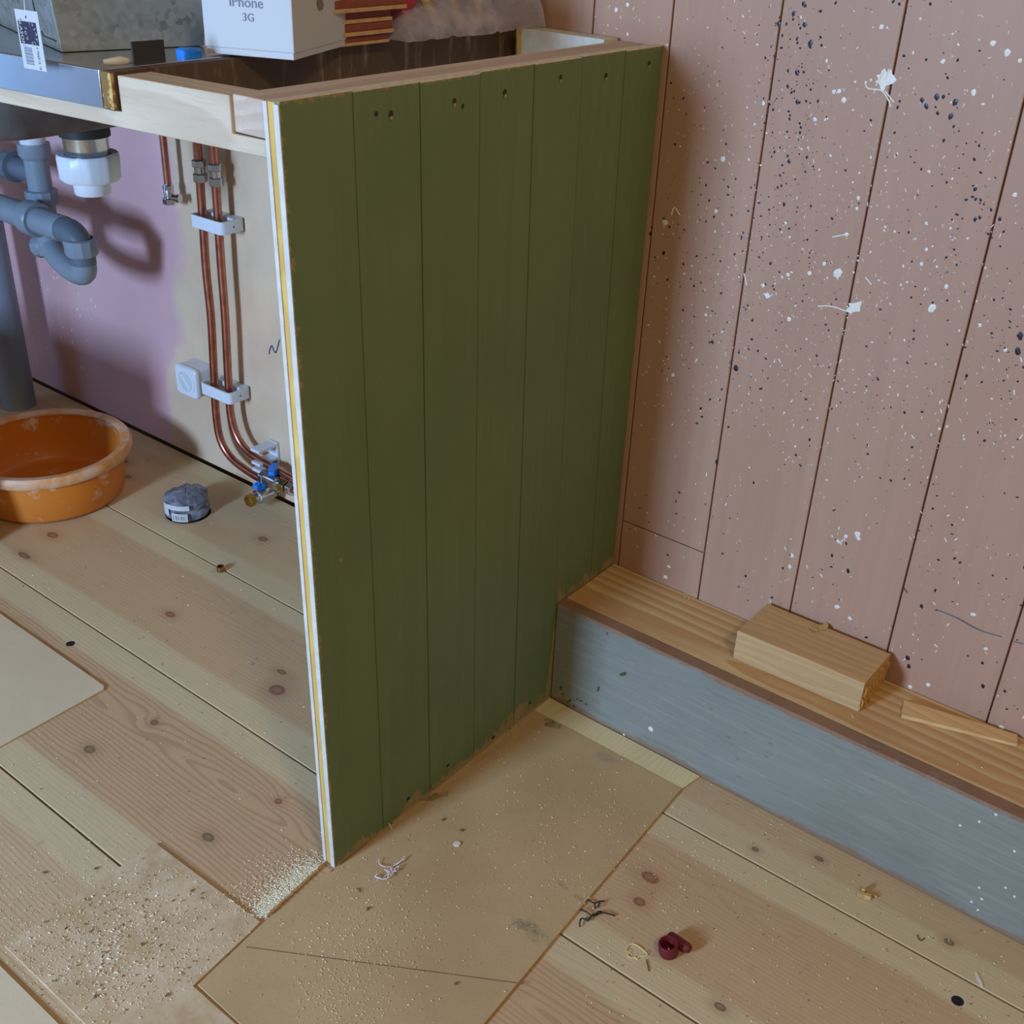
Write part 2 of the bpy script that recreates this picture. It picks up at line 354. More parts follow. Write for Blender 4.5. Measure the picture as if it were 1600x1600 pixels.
k = NT('wrap_plastic', 0.25, 0, 0.6)
k.col(k.mix(k.ss(k.noise(34, 3, 0.6, dist=1.5), 0.35, 0.7), L(92, 96, 108), L(142, 146, 158))); M['wrap'] = k.m
k = NT('clear_film', 0.22, 0, 0.6)
k.col(k.mix(k.noise(30, 4), L(168, 158, 168), L(204, 196, 204))); k.set('Alpha', k.math('ADD', 0.42, k.math('MULTIPLY', k.ss(k.noise(24, 4, 0.6), 0.4, 0.7), 0.35))); M['film'] = k.m

simple('raw_fleck', L(158, 138, 92), 0.7, 0, 0.2, 200)
simple('green_dark', L(44, 46, 30), 0.7, 0, 0.2, 200)
# ------------------------------------------------------------------ mesh helpers
class MB:
    def __init__(s): s.v = []; s.f = []; s.mi = []
    def add(s, vs, fs, mi=0):
        o = len(s.v); s.v += [Vector(q) for q in vs]
        for q in fs: s.f.append([i + o for i in q]); s.mi.append(mi)
        return s
    def box(s, x0, x1, y0, y1, z0, z1, mi=0, M4=None):
        vs = [Vector((x, y, z)) for z in (z0, z1) for y in (y0, y1) for x in (x0, x1)]
        if M4: vs = [M4 @ q for q in vs]
        return s.add(vs, [(0, 2, 3, 1), (4, 5, 7, 6), (0, 1, 5, 4), (2, 6, 7, 3), (0, 4, 6, 2), (1, 3, 7, 5)], mi)
    def prism(s, poly, f0, f1, mi=0, cap=(None, None)):
        """poly: 2D points; f0/f1 map a point to 3D at each end (end caps may take another material)"""
        n = len(poly); a = [f0(*q) for q in poly]; b = [f1(*q) for q in poly]
        o = len(s.v); s.v += [Vector(q) for q in a + b]
        for i in range(n):
            j = (i + 1) % n; s.f.append([o + i, o + j, o + n + j, o + n + i]); s.mi.append(mi)
        s.f.append([o + i for i in reversed(range(n))]); s.mi.append(mi if cap[0] is None else cap[0])
        s.f.append([o + n + i for i in range(n)]); s.mi.append(mi if cap[1] is None else cap[1])
        return s
    def tube(s, pts, r, n=12, mi=0, closed=False):
        pts = [Vector(q) for q in pts]; rs = r if isinstance(r, (list, tuple)) else [r] * len(pts)
        prev = None; rings = []
        for i, q in enumerate(pts):
            if closed: t = pts[(i + 1) % len(pts)] - pts[i - 1]
            else: t = (pts[min(i + 1, len(pts) - 1)] - pts[max(i - 1, 0)])
            t = t.normalized() if t.length > 1e-9 else Vector((0, 0, 1))
            if prev is None:
                u = t.orthogonal().normalized()
            else:
                u = (prev - t * prev.dot(t)); u = u.normalized() if u.length > 1e-6 else t.orthogonal().normalized()
            prev = u; wv = t.cross(u); o = len(s.v)
            for k in range(n):
                a = 2 * math.pi * k / n; s.v.append(q + (u * math.cos(a) + wv * math.sin(a)) * rs[i])
            rings.append(o)
        m = len(rings)
        for i in range(m if closed else m - 1):
            A = rings[i]; B = rings[(i + 1) % m]
            for k in range(n):
                s.f.append([A + k, A + (k + 1) % n, B + (k + 1) % n, B + k]); s.mi.append(mi)
        if not closed:
            s.f.append([rings[0] + k for k in reversed(range(n))]); s.mi.append(mi)
            s.f.append([rings[-1] + k for k in range(n)]); s.mi.append(mi)
        return s
    def lathe(s, prof, c=(0, 0, 0), axis=(0, 0, 1), n=32, mi=0, wob=None):
        """prof: (radius, height) from one end to the other; radius 0 closes"""
        R = Vector((0, 0, 1)).rotation_difference(Vector(axis)).to_matrix(); c = Vector(c); rings = []
        for (r, h) in prof:
            o = len(s.v)
            if r < 1e-7: s.v.append(c + R @ Vector((0, 0, h))); rings.append((o, 1))
            else:
                for k in range(n):
                    a = 2 * math.pi * k / n; rr = r * (wob(a, h) if wob else 1)
                    s.v.append(c + R @ Vector((rr * math.cos(a), rr * math.sin(a), h)))
                rings.append((o, n))
        for (A, na), (B, nb) in zip(rings, rings[1:]):
            for k in range(n):
                k2 = (k + 1) % n
                if na == 1 and nb == 1: continue
                if na == 1: s.f.append([A, B + k2, B + k][::-1])
                elif nb == 1: s.f.append([A + k, A + k2, B])
                else: s.f.append([A + k, A + k2, B + k2, B + k])
                s.mi.append(mi)
        return s

def setp(o, label=None, cat=None, group=None, kind=None):
    if label: o['label'] = label
    if cat: o['category'] = cat
    if group: o['group'] = group
    if kind: o['kind'] = kind
    return o
def thing(name, loc, label, cat, group=None, kind=None):
    o = bpy.data.objects.new(name, None); COL.objects.link(o); o.location = loc; o.empty_display_size = 0.05
    return setp(o, label, cat, group, kind)
ORG = {}
def origin(o):
    v = Vector((0, 0, 0))
    while o is not None: v = v + o.location; o = o.parent
    return v
def obj(name, mb, mats, parent=None, bevel=0.0, smooth=None, at=None, seg=2, fixn=True):
    """links the collected shapes (world coordinates) as ONE mesh object"""
    base = origin(parent) if parent else Vector((0, 0, 0))
    loc = Vector((0, 0, 0))
    if at is not None: loc = Vector(at) - base
    me = bpy.data.meshes.new(name)
    me.from_pydata([tuple(q - base - loc) for q in mb.v], [], mb.f)
    if not isinstance(mats, (list, tuple)): mats = [mats]
    for m in mats: me.materials.append(M[m])
    me.polygons.foreach_set('material_index', mb.mi)
    if fixn:
        b = bmesh.new(); b.from_mesh(me); bmesh.ops.recalc_face_normals(b, faces=b.faces); b.to_mesh(me); b.free()
    if smooth is not None:
        me.polygons.foreach_set('use_smooth', [True] * len(me.polygons)); me.set_sharp_from_angle(angle=math.radians(smooth))
    me.update()
    o = bpy.data.objects.new(name, me); COL.objects.link(o)
    o.location = loc
    if parent: o.parent = parent
    if bevel:
        md = o.modifiers.new('bevel', 'BEVEL'); md.width = bevel; md.segments = seg; md.limit_method = 'ANGLE'; md.angle_limit = math.radians(35)
    return o
def bez(pts, n=8):
    """smooth path through points (Catmull-Rom)"""
    P = [Vector(q) for q in pts]; P = [P[0] * 2 - P[1]] + P + [P[-1] * 2 - P[-2]]; out = []
    for i in range(1, len(P) - 2):
        a, b, c, d = P[i - 1:i + 3]
        for k in range(n):
            t = k / n
            out.append(0.5 * ((2 * b) + (c - a) * t + (2 * a - 5 * b + 4 * c - d) * t * t + (3 * b - a - 3 * c + d) * t ** 3))
    out.append(P[-2]); return out
def text_mb(txt, size, mat4, depth=0.0003):
    cu = bpy.data.curves.new('txt', 'FONT'); cu.body = txt; cu.size = size; cu.align_x = 'CENTER'; cu.extrude = depth; cu.resolution_u = 3
    o = bpy.data.objects.new('txt', cu); COL.objects.link(o)
    bpy.context.view_layer.update()
    me = bpy.data.meshes.new_from_object(o.evaluated_get(bpy.context.evaluated_depsgraph_get()))
    mb = MB(); mb.add([mat4 @ v.co for v in me.vertices], [list(p.vertices) for p in me.polygons])
    bpy.data.objects.remove(o); bpy.data.curves.remove(cu); bpy.data.meshes.remove(me)
    return mb
def frame(o, xdir, ydir):
    """matrix with given origin, x and y directions (z = their cross product)"""
    x = Vector(xdir).normalized(); y = Vector(ydir); z = x.cross(y).normalized(); y = z.cross(x)
    m = Matrix((x, y, z)).transposed().to_4x4(); m.translation = Vector(o); return m

# ------------------------------------------------------------------ floor
simple('groove_brown', L(120, 82, 52), 0.9, var=0.3, scale=20)
floor = obj('floor', MB().box(-2.4, 2.0, -2.0, 0.0, -0.06, -0.026), 'dark_gap'); floor['kind'] = 'structure'
YB = [-0.006, -0.240, -0.486, -0.752, -0.997, -1.242, -1.487, -1.732, -1.977]
STUB = Vector((-0.846, -0.153, 0))
for i in range(len(YB) - 1):
    ya, yb = YB[i], YB[i + 1] + 0.0032
    pts = [(ya, -0.026), (ya, -0.0006), (ya - 0.0007, 0), (yb + 0.0007, 0), (yb, -0.0006), (yb, -0.026)]
    mb = MB(); xs = [-2.4 + 0.11 * q for q in range(41)]
    mb.prism(pts, lambda a, b: (-2.4, a, b), lambda a, b: (2.0, a, b))
    o = obj('floorboard', mb, 'floor', floor)
    if i == 0:                                        # the hole for the drain stub, cut into the board by the wall
        cut = obj('cut', MB().lathe([(0, -.1), (.042, -.1), (.042, .1), (0, .1)], STUB, n=40), 'dark_gap')
        md = o.modifiers.new('hole', 'BOOLEAN'); md.object = cut; md.operation = 'DIFFERENCE'; md.solver = 'EXACT'
        bpy.context.view_layer.update()
        me = bpy.data.meshes.new_from_object(o.evaluated_get(bpy.context.evaluated_depsgraph_get()))
        o.modifiers.clear(); o.data = me; bpy.data.objects.remove(cut)
    at = o.data.attributes.new('across', 'FLOAT', 'POINT')
    gr_ = o.data.attributes.new('grain', 'FLOAT', 'POINT'); gr_.data.foreach_set('value', [[.2, .16, .52, .4, .3, .5, .4, .4][i]] * len(o.data.vertices))
    at = o.data.attributes['across']
    at.data.foreach_set('value', [(ya - v.co.y) / (ya - yb) for v in o.data.vertices])
for px, py in [(110, 1006), (1496, 1564)]:
    q = fl(px, py)
    obj('screw_hole', MB().lathe([(.0068, .0003), (.0055, .0006), (.003, .0005), (0, .0004)], q, n=20), 'dark_hole', floor)

# ------------------------------------------------------------------ wall
wall = obj('wall_back', MB().box(-2.4, 2.0, 0.019, 0.10, -0.06, 2.3), 'groove_brown'); wall['kind'] = 'structure'
XB = [-0.51, -0.375, -0.238, -0.105] + [0.0075 + 0.1385 * i for i in range(0, 15)]
def vplank(x0, x1, z0, z1):
    g = 0.0011; c = 0.0006
    p = [(x0 - .002, .0188), (x0 - .002, .006), (x0 + g, .006), (x0 + g, c), (x0 + g + c, 0), (x1 - g - c, 0), (x1 - g, c), (x1 - g, .0188)]
    obj('plank', MB().prism(p, lambda a, b: (a, b, z0), lambda a, b: (a, b, z1)), 'pink', wall)
for a, b in zip(XB, XB[1:]):
    if abs(a - 0.0075) < 1e-6:                        # this board was cut through low down
        vplank(a, b, 0.0, 0.2475); vplank(a, b, 0.2495, 2.3)
    else: vplank(a, b, 0.845 if b < 0.001 else 0.0, 2.3)
obj('lower_board', MB().prism([(-2.4, 0), (-0.108, 0), (-0.108, .018), (-2.4, .018)], lambda a, b: (a, b, 0.004), lambda a, b: (a, b, 0.842)), 'patched', wall)
for i in range(14):                                   # boards left of the counter, out of the picture except at a slant
    x0 = -0.51 - 0.135 * (i + 1); vplank(x0, x0 + 0.135, 0.845, 2.3)
# pencil squiggle on the filler
P = [wl(*q) for q in [(421, 553), (422, 546), (425, 540), (428, 547), (431, 551), (434, 543), (437, 531)]]
for q in P: q.y = -0.0004
obj('pencil_mark', MB().tube(bez(P, 4), 0.0013, 6), 'blue_mark', wall)

# paint thrown over the wall: each spot is a flat dab of paint
def dab(mb, x, z, r, el=1.0, ang=0.0, irr=0.18, n=10, tail=0.0, h=0.0005):
    ph = [1 + random.uniform(-irr, irr) for _ in range(n)]
    ca, sa = math.cos(ang), math.sin(ang); vs = []
    for k in range(n):
        a = 2 * math.pi * k / n; u = math.cos(a) * r * el * ph[k]; v = math.sin(a) * r * ph[k]
        if tail and math.cos(a) > 0.9: u *= 1 + tail
        vs.append((x + u * ca - v * sa, -0.00008, z + u * sa + v * ca))
    vs.append((x, -h, z))
    mb.add(vs, [(k, n, (k + 1) % n) for k in range(n)])
def g8(a, b): return (a / 2.424 + 940, b / 2.424)
wmb, kmb = MB(), MB()
WB = [(1070,300,24),(957,1165,17),(895,1035,15),(1252,1167,12),(628,1120,10),(460,602,9),(240,842,12),(613,1080,7),(705,1040,8),(788,1035,8),(843,998,7),(710,1208,8),
 (1060,100,7),(1483,163,8),(1537,198,9),(1293,233,7),(1585,230,6),(918,378,9),(880,347,7),(900,345,7),(1410,350,8),(808,452,7),(613,392,6),(853,230,5),(973,750,6),(967,790,5),
 (433,800,7),(1565,737,7),(580,470,4),(740,750,4),(697,845,5),(1230,945,6),(1212,1000,6),(1305,1085,6),(1157,1068,4),(1433,1232,6),(1530,1325,6),(928,888,7),(1270,1010,4),
 (1230,845,5),(1110,877,4),(1322,865,4),(1043,830,3),(55,38,7),(98,18,7),(98,130,5),(270,1420,8),(395,1193,6),(1240,650,5),(1020,596,4),(960,310,4),(1020,303,4),(1000,312,4)]
KB = [(765,14,7),(728,52,8),(671,90,9),(769,93,9),(792,163,10),(833,171,5),(740,147,5),(655,212,5),(740,275,9),(706,268,5),(766,273,5),(705,326,6),(741,385,8),(750,388,5),(650,415,5),(752,502,5),
 (710,610,8),(705,590,5),(655,575,5),(1214,378,8),(1270,366,10),(1295,366,7),(1340,387,10),(1230,402,8),(1273,428,6),(1323,440,9),(1296,531,5),(1430,552,4),(1415,716,7),(1417,754,5),(1415,830,7),
 (1432,823,6),(1475,794,5),(1508,829,6),(1523,877,4),(1345,1003,4),(1175,990,4),(1163,880,4),(779,907,5),(640,997,6),(606,898,4),(235,958,7),(257,860,5),(350,1083,6),(310,1000,5),(667,710,5),
 (692,772,7),(408,760,5),(420,1295,7),(520,1335,5),(505,1393,8),(557,1322,4),(476,1220,4),(1577,1270,5),(1580,1335,7),(1597,1390,5),(815,1347,5),(860,1250,4),(1147,1562,5),(872,1548,4),
 (1245,15,5),(1105,5,5),(1128,15,5),(830,42,5),(802,630,4),(185,885,7),(190,860,4),(720,350,5),(730,345,4),(778,595,5),(712,450,5),(640,350,4),(1307,690,4)]
pxm = 0.00074                                          # wall metres per photo pixel, roughly
for (a, b, r) in WB:
    q = wl(*g8(a, b)); big = r > 14
    dab(wmb, q.x, q.z, r / 2.424 * pxm * (1.35 if a in (1070, 957) else 1.05), random.uniform(1.0, 1.35), random.uniform(0.9, 2.0), 0.4 if a in (1070, 957) else 0.2, 18 if big else 11)
for (a, b, r) in KB:
    q = wl(*g8(a, b)); dab(kmb, q.x, q.z, r / 2.424 * pxm * 0.9, random.uniform(1.1, 1.5), -1.5 + random.uniform(-.5, .5), 0.12, 11, 0.25)
for pts in [[(1000, 312), (1010, 335), (1060, 342), (1085, 375), (1097, 405)], [(1075, 345), (1108, 388)], [(820, 1160), (870, 1160), (950, 1186)], [(265, 815), (275, 785), (298, 815)],
            [(1000, 1050), (1022, 1078)], [(540, 1035), (550, 1080)], [(875, 898), (925, 888)], [(1040, 325), (1070, 270)], [(1090, 260), (1075, 300)], [(615, 1110), (630, 1128), (650, 1112)]]:
    P = [wl(*g8(*q)) for q in pts]
    for q in P: q.y = -0.0002
    wmb.tube(bez(P, 3), 0.0009, 5)
bands_k = [(735, 250, 70, 330, 260), (690, 800, 110, 260, 190), (1280, 420, 110, 170, 60), (1420, 760, 70, 140, 60), (560, 1250, 130, 250, 150), (330, 1000, 100, 220, 120), (1560, 1330, 70, 200, 60), (900, 500, 420, 600, 260), (1250, 1300, 260, 400, 160), (500, 400, 180, 300, 110)]
for (cx, cy, sx, sy, n) in bands_k:
    for _ in range(int(n * .7)):
        a, b = random.gauss(cx, sx), random.gauss(cy, sy); q = wl(*g8(a, b))
        if q.x < 0.012 or q.z < 0.18: continue
        dab(kmb, q.x, q.z, random.choice([.0004, .0004, .0005, .0005, .0007, .0009, .0013]), random.uniform(1, 1.7), random.uniform(0, 3.1), 0.15, 7)
bands_w = [(750, 450, 200, 250, 260), (780, 1080, 220, 180, 340), (420, 300, 140, 260, 180), (1300, 300, 260, 260, 170), (1250, 1050, 260, 220, 220), (350, 1250, 150, 260, 260), (700, 1500, 300, 200, 260), (1400, 1500, 200, 200, 120), (900, 800, 400, 400, 260), (60, 60, 60, 60, 40)]
for (cx, cy, sx, sy, n) in bands_w:
    for _ in range(int(n * .6)):
        a, b = random.gauss(cx, sx), random.gauss(cy, sy); q = wl(*g8(a, b))
        if q.x < 0.012 and q.z < 0.9: continue
        if q.z < 0.18: continue
        if random.random() < 0.5: dab(wmb, q.x, q.z, random.choice([.0003, .0004, .0005, .0006]), random.uniform(1.8, 4.5), random.choice([-1.0, -1.2, -0.9, 1.1, 1.4]) + random.gauss(0, .3), 0.1, 7)
        else: dab(wmb, q.x, q.z, random.choice([.0004, .0004, .0005, .0006, .0008, .0012]), random.uniform(1, 1.6), random.uniform(0, 3), 0.2, 7)
# lower part of the wall (photo region below y = 640)
for _ in range(900):
    a, b = random.uniform(960, 1640), random.uniform(560, 1140); q = wl(a, b)
    if q.x < 0.012 or q.z < 0.18 or q.x > 0.62: continue
    d = mnoise.noise(Vector((q.x * 9, q.z * 9, 3.0)))
    if d < -0.15: continue
    wh = random.random() < 0.6
    if wh: dab(wmb, q.x, q.z, random.choice([.0004, .0005, .0006, .0009]), random.uniform(1, 4.0), random.choice([-1.0, -1.2, 1.3]) + random.gauss(0, .3), 0.15, 7)
    else: dab(kmb, q.x, q.z, random.choice([.0004, .0005, .0007, .001, .0015]), random.uniform(1, 2), random.uniform(0, 3), 0.15, 7)
for (a, b, r) in [(1340, 835, 6), (1341, 841, 5), (1310, 846, 4), (1322, 838, 4), (1237, 868, 5), (1040, 902, 5), (1045, 885, 4), (1308, 948, 5), (1234, 885, 4), (1328, 966, 4), (1450, 1070, 5), (1422, 1073, 4), (1565, 1137, 5), (1540, 1014, 4), (1520, 960, 4)]:
    q = wl(a, b); dab(wmb, q.x, q.z, r * pxm * 0.8, random.uniform(1, 1.4), random.uniform(0, 3), 0.25, 10)
for (a, b, r) in [(1120, 722, 4), (1150, 575, 5), (1175, 530, 3), (1325, 892, 4), (1300, 868, 3), (1165, 900, 3), (1440, 948, 4), (1418, 1028, 5), (1420, 1041, 4), (1536, 1072, 4), (1535, 1036, 3), (1570, 1080, 3), (1594, 525, 5), (1590, 548, 5)]:
    q = wl(a, b); dab(kmb, q.x, q.z, r * pxm * 0.8, random.uniform(1.1, 1.8), -1.4, 0.15, 10)
for pts in [[(1463, 952), (1495, 965), (1530, 984), (1566, 995)], [(1585, 1002), (1599, 1006)], [(1412, 918), (1418, 926)]]:
    P = [wl(*q) for q in pts]
    for q in P: q.y = -0.0003
    kmb.tube(bez(P, 4), 0.0007, 5)
for (a, b, r) in [(15, 318, 5), (20, 322, 6), (13, 312, 3), (24, 326, 3)]:
    q = wl(a, b); dab(kmb, q.x, q.z, r * 0.0012, 1.2, 1.0, 0.25, 10)
for _ in range(90):
    a, b = random.gauss(45 + random.choice([0, 30, 75]), 14), random.uniform(400, 640); q = wl(a, b)
    if q.z < 0.03: continue
    dab(wmb, q.x, q.z, random.choice([.001, .0014, .002]), random.uniform(1, 2.5), 1.4, 0.2, 7)
obj('white_paint_splatter', wmb, 'white_paint', wall)['kind'] = 'stuff'
obj('black_paint_splatter', kmb, 'black_paint', wall)['kind'] = 'stuff'

# ------------------------------------------------------------------ boxed ledge along the wall
HL = 0.171; DL = 0.146
led = thing('boxed_ledge', (1.0, -0.07, 0), 'low boxed ledge with grey-blue painted front and pine top running along the pink wall', 'ledge')
fb = MB().prism([(-DL, .0015), (-DL, HL - .004), (-DL + .003, HL - .0008), (-DL + .021, HL), (-DL + .0215, .0015)], lambda a, b: (0.002, a, b), lambda a, b: (2.0, a, b))
setp(obj('front_board', fb, 'riser', led, at=(0, 0, 0)), 'grey-blue painted front board with worn brown top edge')
obj('top_board', MB().box(0.002, 2.0, -DL + .022, -0.0012, HL - .022, HL), 'ledge_pine', led, 0.0008, at=(0.0, -0.06, 0.16))
# fixings, splashes and smears on the front board
def rdab(mb, px, py, rx, rz, ang=0.0, irr=.2):
    q = wl(px, py, -DL); n = 12; ca, sa = math.cos(ang), math.sin(ang); vs = []
    for k in range(n):
        a = 2 * math.pi * k / n; f = 1 + random.uniform(-irr, irr); u, v = math.cos(a) * rx * f, math.sin(a) * rz * f
        vs.append((q.x + u * ca - v * sa, -DL - .0001, q.z + u * sa + v * ca))
    vs.append((q.x, -DL - .0006, q.z)); mb.add(vs, [(k, n, (k + 1) % n) for k in range(n)])
mb = MB(); rdab(mb, 974, 1053, .008, .0028, 0.7); rdab(mb, 935, 1076, .0022, .006, -0.25)
for a, b in [(890, 1095), (880, 1085), (902, 1092), (915, 1100), (885, 1105), (897, 1103), (908, 1095), (876, 1075)]: rdab(mb, a, b, random.uniform(.002, .005), random.uniform(.001, .003), random.uniform(0, 1), .45)
obj('green_paint_smear', mb, 'green_smear', led)['kind'] = 'stuff'
mb = MB(); rdab(mb, 1017, 1139, .0042, .0042, 0, .15)
for a, b in [(1530, 1387), (1571, 1387), (1518, 1409), (1534, 1405), (1528, 1422), (1585, 1401), (1500, 1290), (1530, 1284), (1556, 1273), (975, 1148), (1585, 1330)]: rdab(mb, a, b, .0016, .0018)
obj('white_paint_spot', mb, 'white_paint', led)['kind'] = 'stuff'
mb = MB(); rdab(mb, 949, 990, .002, .0026); obj('nail_hole', mb, 'debris_brown', led)

# ------------------------------------------------------------------ green board partition
YT = [-0.6035, -0.5185, -0.4310, -0.3430, -0.2545, -0.1680, -0.0820, -0.0015]   # joints at the top (z = 0.9)
YF = [-0.5870, -0.5020, -0.4130, -0.3230, -0.2330, -0.1460, -0.0560, -0.0015]   # and at the floor
par = thing('partition_panel', (0, -0.3, 0.004), 'dark olive green partition of seven vertical boards standing against the pink wall', 'partition')
def yat(i, z): t = z / 0.9; return YF[i] + (YT[i] - YF[i]) * t
Z0 = 0.0045
for i in range(7):
    g = 0.0006; ytop = 0.901 + random.uniform(-.0012, .0012)
    def P(j, z, s): return (yat(j, z) + s * g, z)
    poly = [P(i, Z0, 1), P(i + 1, Z0, -1), P(i + 1, ytop, -1), P(i, ytop, 1)]
    mb = MB().prism(poly, lambda a, b: (-0.0065, a, b), lambda a, b: (-0.0008 * (i % 2) * 0.5, a, b))
    for fi in range(len(mb.f)):                       # bare pale wood on the sawn tops
        vs = [mb.v[q] for q in mb.f[fi]]
        if all(q.z > 0.89 for q in vs): mb.mi[fi] = 1
    obj('board', mb, ['green', 'pale_top'], par, 0.0005, at=(0, 0, 0), seg=1)
def paletop(mb):
    for fi in range(len(mb.f)):
        if all(mb.v[q].z > 0.89 for q in mb.f[fi]): mb.mi[fi] = 1
    return mb
core = [(YF[0], Z0), (-0.0015, Z0), (-0.0015, 0.9), (YT[0], 0.9)]
setp(obj('core_board', paletop(MB().prism(core, lambda a, b: (-0.0155, a + (.0012 if a < -.5 else 0), b), lambda a, b: (-0.0067, a + (.0012 if a < -.5 else 0), b))), ['raw_edge', 'pale_top'], par, at=(0, -.3, .4)), 'yellow bare wood core seen at the front edge')
setp(obj('back_board', MB().prism(core, lambda a, b: (-0.0205, a, b), lambda a, b: (-0.0157, a, b)), 'white_putty', par), 'white board on the hidden side')
setp(obj('edge_strip', MB().prism([(YF[0] - .0008, Z0), (YF[0] + .0004, Z0), (YT[0] + .0004, .899), (YT[0] - .0008, .899)], lambda a, b: (-0.0066, a, b), lambda a, b: (-0.0002, a, b)), 'white_putty', par), 'white painted front edge')
for (px, py) in [(588, 178), (611, 178), (710, 158), (723, 166), (789, 144), (876, 121), (947, 118), (1014, 99), (638, 1248), (700, 1196), (771, 1152), (828, 1098)]:
    q = pl(px, py, 0.0); mb = MB()
    mb.lathe([(.0030, .0), (.0024, .0005), (.0012, .0004), (0, .0002)], (0.0, q.y, q.z), (1, 0, 0), 14, 0)
    n = 9; vs = [(0.0007, q.y + math.cos(2 * math.pi * k / n) * .0020 * random.uniform(.7, 1.2), q.z - .0036 + math.sin(2 * math.pi * k / n) * .0022 * random.uniform(.7, 1.2)) for k in range(n)]
    vs.append((0.0012, q.y, q.z - .0036)); mb.add(vs, [(k, (k + 1) % n, n) for k in range(n)], 1)
    if px == 723 or px == 588: mb = MB().lathe([(.0024, 0), (.0018, .0005), (0, .0002)], (0, q.y, q.z), (1, 0, 0), 12, 0)
    obj('screw_hole', mb, ['green_dark', 'raw_fleck'], par)

# ------------------------------------------------------------------ counter frame (raw timber)
cf = thing('counter_frame', (-0.3, -0.6, 0.85), 'raw pine counter frame of rails joined to the green partition', 'counter frame')
SL = 0.092                                             # the counter runs slightly askew to the wall
def yf(x, d=0.0): return -0.600 + SL * (x + 0.03) + d
def rail(x0, x1, z0, z1, d0, d1):
    return MB().prism([(x0, d0), (x1, d0), (x1, d1), (x0, d1)], lambda a, b: (a, yf(a, b), z0), lambda a, b: (a, yf(a, b), z1))
mb = rail(-1.35, -0.2, 0.852, 0.868, 0.0, 0.035); mb2 = rail(-0.2, -0.064, 0.852, 0.8985, 0.0, 0.035); mb3 = rail(-0.064, -0.0215, 0.852, 0.8665, 0.0, 0.035)
setp(obj('front_rail', MB().prism([(-1.35, .852), (-.0215, .852), (-.0215, .8665), (-.064, .8665), (-.064, .8985), (-.205, .8985), (-.205, .8665), (-1.35, .8665)],
    lambda a, b: (a, yf(a), b), lambda a, b: (a, yf(a, .037), b)), 'pine_rail', cf, 0.001, at=(-.4, -.6, .84)), 'pale pine front rail')
setp(obj('side_rail', MB().box(-0.0635, -0.0215, -0.600, -0.002, 0.8675, 0.8995), 'pine_rail_y', cf, 0.0015, at=(-.04, -.3, .85)), 'pinkish side rail along the partition')
mb = MB().box(-0.19, -0.0640, -0.034, -0.003, 0.80, 0.903)
o = obj('rear_rail', mb, 'white_putty', cf, 0.001)
n = 9; mb = MB()
for k in range(n):
    z = 0.80 + 0.103 * k / n; mb.box(-0.194 - random.uniform(0, .004), -0.1895, -0.034, -0.003, z, z + 0.103 / n)
setp(obj('sawn_end', mb, 'raw_edge', cf), 'ragged yellow sawn end of the rear rail')

# ------------------------------------------------------------------ steel sink top
sk = thing('sink_top', (-0.7, -0.4, 0.85), 'stainless steel sink top with dark wooden core lying on the pine frame', 'sink')
XR = -0.224                                            # right side of the sink top
def yfs(x): return yf(x) - 0.004
lip = [(0.000, 0.8675), (0.0, 0.9010), (0.0012, 0.9022), (0.012, 0.9022), (0.012, 0.9005), (0.0016, 0.9003), (0.0016, 0.8675)]
setp(obj('front_lip', MB().prism(lip, lambda a, b: (-1.35, yfs(-1.35) + a, b), lambda a, b: (XR - .0006, yfs(XR) + a, b)), 'steel', sk, 0.0004, 40), 'shiny steel front edge')
side = [(yfs(XR) + .0004, .8672), (yfs(XR) + .036, .8672), (yfs(XR) + .040, .853), (-0.006, .853), (-0.006, .9010), (yfs(XR) + .0004, .9010)]
mb = MB().prism(side, lambda a, b: (XR, a, b), lambda a, b: (XR + .004 + (0.012 if a < -.58 else 0), a, b))
setp(obj('core_side', mb, 'brown_side', sk, 0.0006, at=(XR, -.3, .85)), 'dark brown stained side of the wooden core')
mb = MB().box(XR + .0005, XR + .016, yfs(XR) + .0002, yfs(XR) + .0042, .8682, .9006)
setp(obj('core_end', mb, 'brown_end', sk, 0.0006), 'brown and yellow flaking end of the core')
mb = MB(); xs = [-1.35, XR - .001]
mb.add([(-1.35, yfs(-1.35) + .002, .8955), (XR - .001, yfs(XR) + .002, .8955), (XR - .001, -.03, .8955), (-1.35, -.03, .8955), (-1.35, yfs(-1.35) + .002, .8905), (XR - .001, yfs(XR) + .002, .8905), (XR - .001, -.03, .8905), (-1.35, -.03, .8905)],
       [(0, 1, 2, 3), (7, 6, 5, 4), (0, 4, 5, 1), (1, 5, 6, 2), (2, 6, 7, 3), (3, 7, 4, 0)])
setp(obj('drainer', mb, 'steel', sk), 'flat steel draining surface')
setp(obj('side_lip', MB().box(XR - .012, XR, yfs(XR) + .001, -.03, .8955, .9014), 'steel', sk, 0.0006), 'raised steel side edge')
